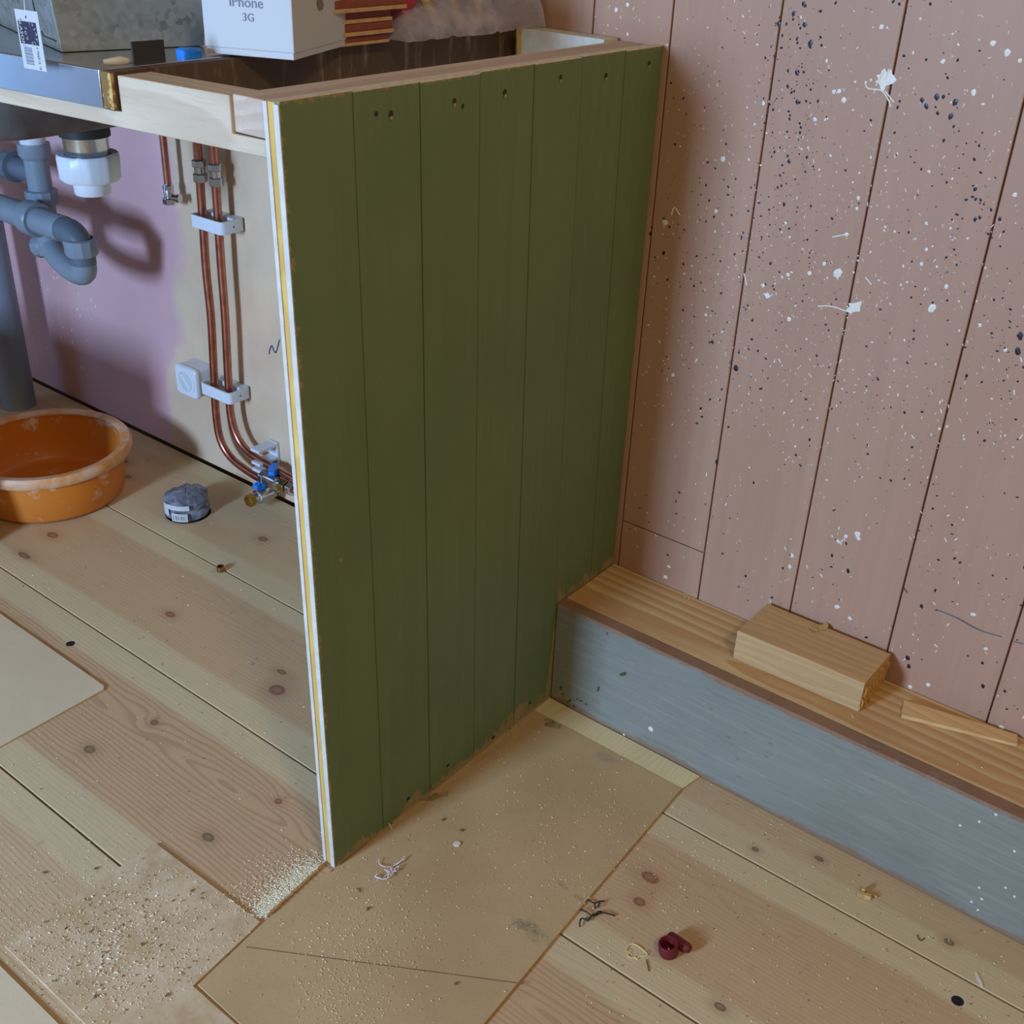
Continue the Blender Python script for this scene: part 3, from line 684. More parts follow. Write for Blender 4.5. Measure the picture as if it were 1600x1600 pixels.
# bowl below: rounded box seen from the side, coated dark grey
BX0, BX1, BY0, BY1, BZ = -1.45, -0.58, -0.550, -0.085, 0.763
def rrect(x0, x1, y0, y1, r, n=6):
    out = []
    for cx, cy, a0 in ((x1 - r, y1 - r, 0), (x0 + r, y1 - r, 90), (x0 + r, y0 + r, 180), (x1 - r, y0 + r, 270)):
        for k in range(n + 1):
            a = math.radians(a0 + 90 * k / n); out.append((cx + r * math.cos(a), cy + r * math.sin(a)))
    return out
mb = MB(); rings = []
for (ins, z) in ((0, .889), (.003, .82), (.005, .775), (.009, .768), (.018, .764), (.05, BZ)):
    p = rrect(BX0 + ins, BX1 - ins, BY0 + ins, BY1 - ins, .05); rings.append(len(mb.v)); mb.v += [Vector((a, b, z)) for a, b in p]
n = len(p)
for A, B in zip(rings, rings[1:]):
    for k in range(n): mb.f.append([A + k, B + k, B + (k + 1) % n, A + (k + 1) % n]); mb.mi.append(0)
mb.f.append([rings[-1] + k for k in range(n)]); mb.mi.append(0)
BOWL = obj('bowl', mb, 'bowl_coating', sk, smooth=50)
setp(BOWL, 'dark grey coated underside of the bowl')
# strainer and white locking nut under the drain
NC = wl(136, 235, -0.27); nx, ny = NC.x, -0.27
dr = MB().lathe([(0, .7625), (.040, .7625), (.040, .722), (.0345, .722), (.0345, .706), (.0335, .704), (.033, .655), (0, .655)], (nx, ny, 0), n=32)
d_ = obj('strainer', dr, 'chrome', sk, smooth=40)
obj('gasket', MB().lathe([(.0346, .7215), (.0372, .7215), (.0372, .7065), (.0346, .7065), (.0346, .7215)], (nx, ny, 0), n=32), 'rubber', d_, smooth=40)
def ribs(a, h): return 1 + (0.035 if (math.degrees(a) % 36) < 7 else 0)
nut = MB().lathe([(.034, .680), (.044, .681), (.0455, .678), (.0445, .646), (.041, .641), (.0275, .640), (.0270, .622), (.0255, .620), (.022, .620), (.022, .64), (0, .64)], (nx, ny, 0), n=60, wob=lambda a, h: ribs(a, h) if .642 < h < .679 else 1)
setp(obj('locking_nut', nut, 'white_plastic', d_, smooth=40), 'white ribbed plastic nut')

# ------------------------------------------------------------------ grey waste trap
YI, YO = -0.130, -0.178                                # planes of the inlet leg (behind) and the outlet leg (in front)
tr = thing('waste_trap', wl(70, 420, YI), 'grey plastic drain trap with collars hanging under the sink', 'drain trap')
def vt(px, py, y=YI): return wl(px, py, y)
p0 = vt(54, 238); xi = p0.x
def up(z): return Vector((xi, YI, z))
ztop = vt(54, 224).z; zt2 = vt(58, 245).z; zc = vt(68, 308).z; zbot = vt(84, 405).z
obj('inlet_pipe', MB().tube([up(zt2 + .02), up(zbot + .01)], .0215, 24), 'grey_plastic', tr, smooth=40)
obj('white_inlet', MB().tube([up(ztop - .012), up(.762)], .0225, 24), 'white_plastic', tr, smooth=40)
obj('inlet_socket', MB().lathe([(.0, ztop - .028), (.0225, ztop - .028), (.0285, ztop - .02), (.0285, ztop), (.0235, ztop), (.0235, ztop - .012), (0, ztop - .012)], (xi, YI, 0), n=28), 'grey_plastic', tr, smooth=40)
obj('sealing_ring', MB().lathe([(.0, ztop + .001), (.0232, ztop + .001), (.0232, ztop - .008), (0, ztop - .008)], (xi, YI, 0), n=28), 'white_plastic', tr, smooth=40)
obj('coupling_nut', MB().lathe([(.0216, zc + .014), (.029, zc + .012), (.029, zc - .010), (.0275, zc - .014), (.0216, zc - .014)], (xi, YI, 0), n=12), 'grey_plastic', tr, smooth=25)
zb = vt(62, 272).z
br = obj('branch_pipe', MB().tube([(xi - .4, YI, zb - .002), (xi - .05, YI, zb), (xi - .02, YI, zb), (xi, YI, zb)], [.0205, .0205, .0205, .012], 24), 'grey_plastic_dark', tr, smooth=50)
obj('coupling_nut', MB().lathe([(.0206, -.016), (.029, -.014), (.029, .014), (.0206, .016)], (xi - .085, YI, zb), (1, 0, 0), 12), 'grey_plastic_dark', tr, smooth=25)
# outlet: horizontal pipe in front, elbow, collar, U-bend back to the inlet leg
zo = wl(85, 353, YO).z; xe = wl(128, 395, YO).x; x2 = wl(108, 352, YO).x
obj('outlet_pipe', MB().tube([(xi - .42, YO, zo), (x2 - .018, YO, zo)], .0235, 28), 'grey_plastic', tr, smooth=40)
R = .030; elbow = [(x2 - .02, YO, zo)] + [(xe - R + R * math.sin(t), YO, zo - R + R * math.cos(t)) for t in [math.pi / 2 * k / 10 for k in range(11)]] + [(xe, YO, zo - .052)]
obj('elbow', MB().tube(elbow, .0222, 28), 'grey_plastic_dark', tr, smooth=40)
xfl = wl(54, 354, YO).x
obj('flange_collar', MB().lathe([(.0236, -.017), (.0305, -.015), (.0315, 0), (.0315, .014), (.029, .017), (.0236, .017)], (xfl, YO, zo), (1, 0, 0), 32), 'grey_plastic', tr, smooth=30)
zcol = wl(126, 385, YO).z
obj('coupling_nut', MB().lathe([(.0222, zcol + .015), (.0285, zcol + .013), (.0285, zcol - .009), (.0265, zcol - .015), (.0222, zcol - .015)], (xe, YO, 0), n=12), 'grey_plastic', tr, smooth=25)
zu = wl(128, 425, YO).z
A = Vector((xe, YO, zcol)); B = up(zbot + .035)
ub = [A, Vector((xe, YO, zu + .008))]
for k in range(1, 12):
    t = k / 12; c = Vector((xe + (xi - xe) * (0.5 - 0.5 * math.cos(math.pi * t)), YO + (YI - YO) * (0.5 - 0.5 * math.cos(math.pi * t)), zu + .008 - math.sin(math.pi * t) * .022)); ub.append(c)
ub += [Vector((xi, YI, zu + .01)), B]
obj('u_bend', MB().tube(ub, .0215, 26), 'grey_plastic', tr, smooth=40)
obj('cleaning_cap', MB().lathe([(0, -.016), (.018, -.016), (.0215, -.012), (.0215, .008), (0, .008)], (xi - .022, YI - .004, zu - .004), (-.85, -.1, -.35), 12), 'grey_plastic', tr, smooth=30)
# standpipe on the floor at the far left
sp = thing('standpipe', (-1.512, -0.10, 0), 'thick upright grey drain pipe rising from the floor behind the orange basin', 'drain pipe')
obj('pipe', MB().lathe([(.030, 0.0), (.0375, 0), (.0375, .46), (.030, .46)], (-1.512, -.10, 0), n=36), 'grey_plastic', sp, smooth=40)
obj('socket_collar', MB().lathe([(.0376, .41), (.043, .412), (.043, .46), (.0376, .462)], (-1.512, -.10, 0), n=36), 'grey_plastic', sp, smooth=40)

# ------------------------------------------------------------------ copper supply pipes
def hexnut(c, r, h, axis=(0, 0, 1)): return MB().lathe([(0, -h / 2), (r * .92, -h / 2), (r, -h / 2 + .002), (r, h / 2 - .002), (r * .92, h / 2), (0, h / 2)], c, axis, 6)
def fitting(x, y, z, parent):
    f = obj('compression_fitting', MB().lathe([(0, -.018), (.009, -.018), (.0095, .018), (0, .018)], (x, y, z), n=20), 'chrome', parent, smooth=40)
    obj('hex_nut', hexnut((x, y, z + .013), .0125, .013), 'chrome', f, 0.0008); obj('hex_nut', hexnut((x, y, z - .011), .0125, .015), 'chrome', f, 0.0008)
YP = -0.035
for nm, pts, lab, fz in [
    ('a', [(316, 330), (322, 420), (330, 500), (335, 600), (338, 650), (345, 688), (362, 716), (390, 738), (416, 753)], 'left copper water pipe bending right near the floor below the pipe clips', 268),
    ('b', [(340, 330), (346, 420), (352, 500), (357, 600), (361, 650), (371, 683), (386, 704), (406, 719), (438, 737), (480, 760)], 'right copper water pipe nearest the partition bending right above the floor', 274)]:
    q0 = wl(*pts[0], YP); P = [Vector((q0.x + .012, YP, .846)), Vector((q0.x + .006, YP, .72))] + [wl(*q, YP) for q in pts]
    t = thing('copper_pipe', (q0.x, YP, 0.09), lab, 'pipe')
    obj('pipe', MB().tube(bez(P, 8), .0075, 16), 'copper', t, smooth=50)
    zz = wl(pts[0][0], fz, YP).z; fitting(q0.x + .004, YP, zz, t)
q = wl(264, 303, YP); t = thing('copper_pipe', (q.x, YP, q.z), 'short capped copper pipe hanging on the wall left of the two long pipes', 'pipe')
obj('pipe', MB().tube([(q.x + .002, YP, .846), (q.x, YP, q.z)], .0065, 16), 'copper', t, smooth=50)
f = obj('end_valve', MB().lathe([(0, -.018), (.0085, -.018), (.009, .014), (.0075, .018), (0, .018)], (q.x, YP, q.z), n=18), 'chrome', t, smooth=40)
obj('hex_nut', hexnut((q.x, YP, q.z - .012), .0125, .012), 'chrome', f, .0008)
obj('hex_nut', hexnut((q.x, YP, q.z + .012), .0098, .010), 'chrome', f, .0008)
obj('side_spout', MB().lathe([(0, 0), (.0065, 0), (.0065, .016), (.008, .017), (.008, .022), (0, .022)], (q.x, YP, q.z - .006), (.8, .3, 0), 14), 'chrome', f, smooth=40)
for (pa, pb, lab) in [((337, 347), .0, 'white plastic double pipe clip higher up the copper pipes'), ((350, 609), .0, 'white plastic double pipe clip lower down beside the wall socket')]:
    c = wl(pa[0] - 2, pa[1], -.030); c = Vector((c.x, 0, c.z))
    t = thing('pipe_clip', (c.x, -.0005, c.z), lab, 'pipe clip', 'double pipe clips')
    out = rrect(c.x - .040, c.x + .046, -.052, -.0005, .009, 5); inn = rrect(c.x - .036, c.x + .042, -.048, -.020, .006, 5)
    mb = MB(); n = len(out); o0 = len(mb.v)
    for z in (c.z - .011, c.z + .011): mb.v += [Vector((a, b, z)) for a, b in out]; mb.v += [Vector((a, b, z)) for a, b in inn]
    for k in range(n):
        j = (k + 1) % n
        mb.f += [[k, j, 2 * n + j, 2 * n + k], [n + k, 3 * n + k, 3 * n + j, n + j], [k, n + k, n + j, j], [2 * n + k, 2 * n + j, 3 * n + j, 3 * n + k]]; mb.mi += [0] * 4
    obj('clip_body', mb, 'white_plastic', t, 0.0006, 40)
    obj('screw_hole', MB().lathe([(.0016, 0), (.0012, .0004), (0, .0003)], (c.x + .0462, -.026, c.z), (1, 0, 0), 10), 'dark_hole', t)
# saddle bracket and stop valves by the floor
q = wl(410, 735, -.035); t = thing('saddle_bracket', (q.x, -.0005, q.z - .03), 'white upright pipe bracket holding both copper pipes by the shutoff valves', 'pipe clip')
bx, bz = q.x, q.z
mb = MB().box(bx - .012, bx + .012, -.006, -.0005, bz - .045, bz + .05)
for z in (bz + .043, bz + .016, bz + .002, bz - .032): mb.box(bx - .012, bx + .012, -.050, -.005, z, z + .006)
obj('bracket_body', mb, 'white_plastic', t, .001)
obj('screw', MB().lathe([(0, .0), (.006, 0), (.0055, .003), (0, .0042)], (bx, -.0065, bz + .012), (0, -1, 0), 14), 'chrome', t, smooth=40)
for pt_, lab, s in [((428, 752), 'upper shutoff valve with blue lever on the right copper pipe', 1), ((405, 775), 'lower shutoff valve with blue lever and brass end cap pointing at the room', 0)]:
    q = wl(pt_[0] + (0 if s else 8), pt_[1], -.045); c = Vector((q.x, -.045 if s else -.05, q.z + (0 if s else .004)))
    if c.z < .03: c.z = .03
    t = thing('shutoff_valve', c, lab, 'valve', 'shutoff valves')
    bodyaxis = (0, -1, 0) if not s else (1, 0, 0)
    b = obj('valve_body', MB().lathe([(0, -.030), (.011, -.030), (.011, -.020), (.014, -.018), (.015, 0), (.014, .012), (.010, .014), (.010, .026), (0, .026)], c, bodyaxis, 20), 'chrome', t, smooth=40)
    obj('hex_nut', hexnut(c - Vector(bodyaxis) * .026, .0145, .012, bodyaxis), 'chrome', b, .001)
    obj('end_cap', hexnut(c + Vector(bodyaxis) * .028, .0125, .014, bodyaxis), 'brass', t, .001)
    h = MB(); top = c + Vector((0, 0, .015))
    h.lathe([(0, 0), (.0085, 0), (.0085, .012), (.007, .015), (0, .015)], top, (0, 0, 1), 16)
    for sg in (-1, 1): h.box(-.006, .006, .004 if sg > 0 else -.020, .020 if sg > 0 else -.004, .006, .014, 0, Matrix.Translation(top) @ Matrix.Rotation(.7 if s else .2, 4, 'Z'))
    obj('lever', h, 'blue_plastic', t, .0018, 45)
    cp = [(c.x + .01, c.y, c.z), (c.x + .08, c.y + .004, c.z - .002)]
    if s: obj('tail_pipe', MB().tube(cp, .0065, 12), 'copper', t, smooth=50)
    if s: obj('hex_nut', hexnut((c.x + .045, c.y + .002, c.z), .0135, .014, (1, 0, 0)), 'chrome', b, .001)

# ------------------------------------------------------------------ wall socket
sc_ = thing('wall_socket', (-0.961, -0.0005, 0.168), 'white surface mounted wall socket left of the copper pipes', 'socket')
SX0, SX1, SZ0, SZ1 = -0.992, -0.929, 0.169, 0.229
mb = MB(); rings = []
for (ins, y) in ((0.001, -.0005), (0, -.038), ): pass
for (ins, y, r) in ((.0015, -.0005, .006), (.0015, -.037, .006), (0, -.0375, .007), (0, -.043, .008), (.002, -.0455, .008)):
    p = rrect(SX0 + ins, SX1 - ins, SZ0 + ins, SZ1 - ins, r, 5); rings.append(len(mb.v)); mb.v += [Vector((a, y, b)) for a, b in p]
n = len(p)
for A, B in zip(rings, rings[1:]):
    for k in range(n): mb.f.append([A + k, B + k, B + (k + 1) % n, A + (k + 1) % n]); mb.mi.append(0)
mb.f.append([rings[0] + k for k in range(n)]); mb.mi.append(0); mb.f.append([rings[-1] + k for k in range(n)]); mb.mi.append(0)
obj('socket_box', mb, 'white_plastic', sc_, smooth=40)
cx, cz = (SX0 + SX1) / 2, (SZ0 + SZ1) / 2
obj('cover_plate', MB().lathe([(.0258, -.0002), (.0262, .0010), (.0240, .0014), (.0205, .0012), (.0200, -.0002)], (cx, -.0455, cz), (0, -1, 0), 36), 'white_plastic', sc_, smooth=40)
face = obj('socket_face', MB().lathe([(0, .0004), (.0200, .0004), (.0200, -.0001)], (cx, -.0455, cz), (0, -1, 0), 32), 'white_plastic_shade', sc_, smooth=40)
obj('socket_face_key', MB().box(cx - .018, cx + .018, -.0472, -.0459, cz - .004, cz + .004, 0, Matrix.Translation((cx, 0, cz)) @ Matrix.Rotation(.8, 4, 'Y') @ Matrix.Translation((-cx, 0, -cz))), 'white_plastic', sc_, .0005)
for sx in (-1, 1): obj('contact_hole', MB().lathe([(0, .0012), (.0026, .0012), (.0026, 0)], (cx + sx * .0095, -.0459, cz - sx * .010), (0, -1, 0), 14), 'dark_hole', face)

# ------------------------------------------------------------------ orange basin
BC = Vector((-1.0995, -0.276, 0.0)); R0, RB, HB = 0.158, 0.131, 0.1064
ba = thing('plastic_basin', BC, 'round orange plastic basin with dried plaster stains on the floor under the sink', 'basin')
prof = [(0, 0.0015), (RB - .012, .0015), (RB - .003, .004), (RB + .003, .012), (RB + .008, .05), (R0 - .013, HB - .019), (R0 - .0135, HB - .004),
        (R0 - .0165, HB - .004), (R0 - .0165, HB - .020), (RB + .004, .05), (RB - .001, .014), (RB - .007, .0075), (RB - .015, .0048), (0, .0048)]
obj('bowl', MB().lathe(prof, BC, n=64), 'orange', ba, smooth=60)
rim = [(R0 - .0137, HB - .020), (R0 - .003, HB - .020), (R0, HB - .015), (R0, HB - .005), (R0 - .004, HB), (R0 - .015, HB), (R0 - .0205, HB - .003), (R0 - .0205, HB - .006), (R0 - .0167, HB - .0055), (R0 - .0137, HB - .0055)]
rim.append(rim[0])
setp(obj('rim', MB().lathe(rim, BC, n=64), 'orange_rim', ba, smooth=50), 'broad rim crusted with pale plaster')
q = wl(4, 776, -.37); 
# a grey sticker remnant on the basin side, following its curve
ang = math.atan2(-.375 - BC.y, q.x - BC.x); mb = MB(); vs = []
for j in range(3):
    for i in range(4):
        a = ang - .07 + .14 * i / 3; z = .058 + .020 * j / 2; r = RB + .0095 + (z - .05) * .15
        vs.append((BC.x + r * math.cos(a), BC.y + r * math.sin(a), z))
mb.add(vs, [(j * 4 + i, j * 4 + i + 1, j * 4 + i + 5, j * 4 + i + 4) for j in range(2) for i in range(3)])
obj('sticker', mb, 'hardboard_pale', ba)

# ------------------------------------------------------------------ drain stub wrapped in plastic, in its floor hole
dp = thing('drain_stub', (STUB.x, STUB.y, 0), 'drain pipe stub wrapped in crumpled grey plastic in a floor hole', 'drain pipe')
obj('stub_pipe', MB().lathe([(.030, -.026), (.0340, -.026), (.0340, .032), (.030, .032)], STUB, n=32), 'rubber', dp, smooth=40)
mb = MB(); NN, HH = 40, 13; rows = []
for j in range(HH):
    t = j / (HH - 1); row = []
    for i in range(NN):
        a = 2 * math.pi * i / NN
        r = .0375 if t < .72 else .0375 * math.cos((t - .72) / .28 * math.pi / 2 * .98)
        z = .002 + .036 * min(t / .72, 1) + (.010 * math.sin((t - .72) / .28 * math.pi / 2) if t > .72 else 0)
        d = mnoise.noise(Vector((math.cos(a) * 2.1, math.sin(a) * 2.1, t * 4))) * .006 + abs(mnoise.noise(Vector((math.cos(a) * 5, math.sin(a) * 5, t * 3 + 7)))) * .005
        r += d * (1 if t < .9 else .3)
        row.append(len(mb.v)); mb.v.append(STUB + Vector((math.cos(a) * r, math.sin(a) * r, z + d * .5)))
    rows.append(row)
for A, B in zip(rows, rows[1:]):
    for i in range(NN): mb.f.append([A[i], A[(i + 1) % NN], B[(i + 1) % NN], B[i]]); mb.mi.append(0)
mb.f.append(rows[-1]); mb.mi.append(0)
obj('plastic_wrap', mb, 'wrap', dp, smooth=30)
def patch(a0, a1, z0, z1, r, name, m, lab=None):
    mb = MB(); vs = []; n = 6
    for j in range(4):
        for i in range(n):
            a = a0 + (a1 - a0) * i / (n - 1); z = z0 + (z1 - z0) * j / 3; vs.append(STUB + Vector((math.cos(a) * r, math.sin(a) * r, z)))
    mb.add(vs, [(j * n + i, j * n + i + 1, (j + 1) * n + i + 1, (j + 1) * n + i) for j in range(3) for i in range(n - 1)])
    return setp(obj(name, mb, m, dp, smooth=60), lab)
va = math.atan2(CAM_LOC.y - STUB.y, CAM_LOC.x - STUB.x)
tg = patch(va - .75, va - .05, .004, .021, .0445, 'paper_label', 'paper_white', 'small white printed label')
patch(va - .95, va + .05, .027, .037, .0440, 'tape', 'white_plastic_shade', 'shiny grey tape')
patch(va - 1.25, va - .9, .012, .036, .0440, 'tape', 'white_plastic_shade', 'shiny grey tape')
for k in range(5):
    a = va - .66 + .11 * k; b = patch(a, a + (.05 if k % 2 else .03), .008, .016, .0449, 'print', 'print_grey')
    b.parent = tg

# brass ferrule ring
q = fl(345, 892); q.z = 0
obj('ferrule', MB().lathe([(.0052, 0), (.0068, .0004), (.0068, .0092), (.0062, .0098), (.0054, .0095), (.0052, 0)], q, n=24), 'ferrule_brass', None, smooth=40)
setp(bpy.data.objects['ferrule'], 'tiny brass ferrule ring standing on the floorboard joint under the sink', 'ring')

# rag beside the standpipe
q = fl(5, 634); rg = thing('crumpled_rag', (q.x - .03, q.y - .01, 0), 'crumpled pale and brown rag on the floor left of the grey standpipe', 'rag')
def lump(c, rx, ry, rz, seed, amp=.35, n=18, m=10):
    mb = MB(); rows = []
    for j in range(m + 1):
        th = math.pi * .5 * (1 - j / m); row = []
        for i in range(n):
            a = 2 * math.pi * i / n; d = Vector((math.cos(a) * math.cos(math.pi / 2 - th), math.sin(a) * math.cos(math.pi / 2 - th), 0))
            f = 1 + amp * mnoise.noise(Vector((math.cos(a) * 1.6 + seed, math.sin(a) * 1.6, j * .35)))
            row.append(len(mb.v)); mb.v.append(Vector(c) + Vector((math.cos(a) * rx * math.sin(th) * f, math.sin(a) * ry * math.sin(th) * f, rz * math.cos(th) * f)))
        rows.append(row)
    for A, B in zip(rows, rows[1:]):
        for i in range(n): mb.f.append([A[i], A[(i + 1) % n], B[(i + 1) % n], B[i]]); mb.mi.append(0)
    mb.f.append(rows[0]); mb.mi.append(0); return mb
obj('brown_fold', lump((q.x - .045, q.y - .050, 0.0005), .042, .038, .022, 3.0), 'rag_dark', rg, smooth=60)
setp(obj('pale_fold', lump((q.x - .045, q.y - .050, 0.014), .026, .024, .036, 9.0, .4), 'rag', rg, smooth=60), 'pale blue-white fold')

# ------------------------------------------------------------------ hardboard sheets on the floor
TH = 0.0033
def sheet(name, poly, m, lab, parent=None, z0=0.0002, th=TH, at=(0, 0, 0)):
    mb = MB().prism(poly, lambda a, b: (a, b, z0), lambda a, b: (a, b, z0 + th))
    o = obj(name, mb, m, parent, .0005, seg=1, at=at)
    if lab: setp(o, lab, 'board')
    return o
ms = thing('hardboard_sheet', (0.14, -0.5, 0), 'tan hardboard sheet with green smears at the foot of the green partition', 'board')
sheet('sheet', [(0.0006, -0.186), (0.2525, -0.186), (0.2640, -0.42), (0.2865, -0.800), (0.10, -0.8015), (0.006, -0.799), (-0.004, -0.70), (-0.004, -0.594), (0.0006, -0.594)], 'hardboard_main', None, ms)
setp(sheet('edge_strip', [(0.0006, -0.1855), (0.0006, -0.1475), (0.259, -0.1475), (0.2525, -0.1855)], 'pale_strip', None, ms, z0=.0002, th=.0026), 'pale unpainted strip next to the ledge')
a, b = fl(385, 1480, TH), fl(820, 1538, TH); z = TH + .0003
obj('pencil_line', MB().tube([(a.x, a.y, z), (b.x, b.y, z)], .0005, 5), 'debris_brown', ms)
sheet('hardboard_sheet', [(-1.0, -0.561), (-0.515, -0.561), (-0.508, -0.566), (-0.505, -0.90), (-1.0, -0.90)], 'hardboard_pale', 'pale hardboard sheet with a rounded corner left of the partition, below the basin')
sheet('hardboard_sheet', [(-0.2, -0.702), (-0.0075, -0.699), (-0.0045, -0.72), (0.0035, -0.803), (0.25, -0.806), (0.25, -0.905), (-0.2, -0.905)], 'hardboard_dusty', 'dusty hardboard sheet covered in sawdust left of the tan sheet')
sheet('hardboard_sheet', [(-0.6, -0.922), (0.2, -0.922), (0.2, -1.2), (-0.6, -1.2)], 'hardboard_pale', 'pale hardboard sheet in the bottom left corner of the photo')

# ------------------------------------------------------------------ sawdust and crumbs
def sliver(mb, x, y, z, ln, wd, a, tilt=0.0, h=.0004):
    ca, sa = math.cos(a), math.sin(a); t = math.tan(tilt)
    p = [(-ln, -wd, 0), (ln, -wd * .5, t * ln), (ln * .8, wd, t * ln + h), (-ln * .8, wd * .7, h), (0, 0, h * 2.2 + t * ln * .5)]
    vs = [(x + u * ca - v * sa, y + u * sa + v * ca, z + max(w_, 0)) for u, v, w_ in p]
    mb.add(vs, [(0, 1, 4), (1, 2, 4), (2, 3, 4), (3, 0, 4)])
mb = MB()
def poly_pile(px0, py0, px1, py1, n, sg, hmax):
    for _ in range(n):
        t = random.random(); a = fl(px0 + (px1 - px0) * t, py0 + (py1 - py0) * t); r = abs(random.gauss(0, sg)); th = random.uniform(math.pi * .55, math.pi * 1.25)
        x, y = a.x + r * math.cos(th), a.y + r * math.sin(th)
        if x > -.0075 and y > -.80: continue
        zz = 0.0004 + hmax * math.exp(-(r / sg) ** 2) * random.random()
        if y < -.699 and x > -.2: zz += TH
        sliver(mb, x, y, zz, random.uniform(.0005, .0017), random.uniform(.0003, .0006), random.uniform(0, 6.3), random.uniform(0, .5))
poly_pile(498, 1360, 415, 1436, 4600, .013, .006)
poly_pile(480, 1358, 400, 1430, 900, .028, .001)
setp(obj('sawdust_pile', mb, 'sawdust', None), 'small heap of pale sawdust at the front foot of the partition', 'sawdust', kind='stuff')
mb = MB(); mb2 = MB()
for _ in range(2600):                                  # over the dusty sheet and the boards beside it
    a, b = random.gauss(170, 140), random.gauss(1480, 75); q = fl(a, b)
    if q.y < -.915 or q.x > 0.0 or q.x < -.55 or (q.y > -.70 and random.random() < .75): continue
    if -.505 > q.x > -1.0 and q.y < -.56: continue
    z = TH + .0004 if (q.x > -.2 and -.905 < q.y < -.702) else .0002
    sliver(mb if random.random() < .9 else mb2, q.x, q.y, z, random.uniform(.0004, .0013), random.uniform(.0002, .0005), random.uniform(0, 6.3), random.uniform(0, .4))
for (cx, cy, sx, sy, n) in [(560, 1500, 55, 60, 420), (620, 1430, 80, 50, 160), (880, 1300, 90, 80, 260), (1000, 1330, 90, 60, 160), (700, 1330, 120, 80, 80), (520, 1570, 60, 30, 120)]:
    for _ in range(n):
        q = fl(random.gauss(cx, sx), random.gauss(cy, sy))
        on = .004 < q.x < .27 and -.80 < q.y < -.19
        if q.x < .006: continue
        sliver(mb, q.x, q.y, TH + .0004 if on else .0002, random.uniform(.0005, .0015), random.uniform(.0002, .0004), random.uniform(0, 6.3), random.uniform(0, .4))
for _ in range(500):
    q = fl(random.uniform(900, 1600), random.uniform(1200, 1600))
    if q.y > -.152 or q.x < .30: continue
    sliver(mb if random.random() < .75 else mb2, q.x, q.y, .0002, random.uniform(.0005, .0015), random.uniform(.0003, .0006), random.uniform(0, 6.3), .2)
for _ in range(260):
    q = fl(random.uniform(0, 480), random.uniform(700, 1250))
    if q.x < -1.2 or q.y > -.02 or q.x > -.03 or (q.x < -.5 and q.y < -.55): continue
    if (q - BC).length < .14 or (q - STUB).length < .05: continue
    sliver(mb if random.random() < .6 else mb2, q.x, q.y, .0002, random.uniform(.0006, .002), random.uniform(.0003, .0007), random.uniform(0, 6.3), .2)
for _ in range(60):
    q = fl(random.uniform(900, 1600), random.uniform(890, 1200), HL)
    if -.12 < q.y < -.004: sliver(mb, q.x, q.y, HL + .0002, random.uniform(.0006, .002), random.uniform(.0003, .0008), random.uniform(0, 6.3), .3)
mb3 = mb
for _ in range(420):                                   # larger flakes in the dust
    q = fl(random.gauss(200, 90), random.gauss(1470, 60))
    if -.195 < q.x < -.012 and -.90 < q.y < -.706: sliver(mb2 if random.random() < .25 else mb3, q.x, q.y, TH + .0004, random.uniform(.0008, .0024), random.uniform(.0004, .001), random.uniform(0, 6.3), .4, .0006)
for (a, b) in [(150, 1357), (165, 1492), (225, 1480), (150, 1560), (560, 1395), (600, 1290), (692, 1285), (722, 1302), (575, 1423), (70, 1365), (262, 1560), (713, 1540), (300, 1395)]:
    q = fl(a, b); on = q.x > -.2 and q.y < -.186
    for _ in range(3): sliver(mb2, q.x + random.gauss(0, .0015), q.y + random.gauss(0, .0015), TH + .0004 if on else .0003, random.uniform(.001, .0025), random.uniform(.0006, .0012), random.uniform(0, 6.3), .3, .001)
setp(obj('sawdust', mb3, 'sawdust', None), 'fine pale sawdust and shavings scattered over the floor and sheets', 'sawdust', kind='stuff')
setp(obj('crumbs', mb2, 'debris_brown', None), 'brown dirt crumbs scattered among the sawdust on the floor', 'dirt', kind='stuff')

# ------------------------------------------------------------------ things on the ledge
bl = thing('wooden_block', (0.343, -0.052, HL), 'rough-sawn pine block lying on the ledge against the pink wall', 'wood block')
c4 = [(0.2545, -0.0945), (0.4300, -0.0900), (0.4300, -0.0065), (0.2545, -0.0080)]
mb = MB(); nx_ = 10
vs = [(a, b, HL + .0003) for a, b in c4] + [(a, b, HL + .0455) for a, b in c4]
mb.add(vs, [(3, 2, 1, 0), (4, 5, 6, 7), (0, 1, 5, 4), (2, 3, 7, 6), (3, 0, 4, 7)]); mb.add(vs, [(1, 2, 6, 5)], 1)
b_ = bmesh.new()
setp(obj('block', mb, ['block_pine', 'block_end'], bl, .0016, at=(0.343, -0.052, HL)), None)
mb = MB()                                              # splintered right end
for k in range(110):
    y = random.uniform(-.0895, -.013); z = HL + random.uniform(.001, .036); ln = random.uniform(.0008, .0028)
    mb.box(.4293, .4300 + ln, y, y + random.uniform(.003, .007), z, min(z + random.uniform(.003, .010), HL + .0455))
setp(obj('splintered_end', mb, 'block_end', bl), 'rough yellow splintered end grain')
def chip(name, pts, z, th, m, lab, cat, curl=0.0, group=None):
    P = [fl(a, b, z) for a, b in pts]; c = sum(P, Vector()) / len(P); mb = MB(); n = len(P)
    up_ = [Vector((0, 0, .0003 + curl * ((q - c).length / .012) ** 2)) for q in P]
    mb.v += [q + u for q, u in zip(P, up_)] + [q + u + Vector((0, 0, th)) for q, u in zip(P, up_)] + [c + Vector((0, 0, .0002)), c + Vector((0, 0, th + .0004))]
    for k in range(n):
        j = (k + 1) % n; mb.f += [[k, j, n + j, n + k], [2 * n, j, k], [2 * n + 1, n + k, n + j]]; mb.mi += [0] * 3
    return setp(obj(name, mb, m, None, at=(c.x, c.y, z)), lab, cat, group)
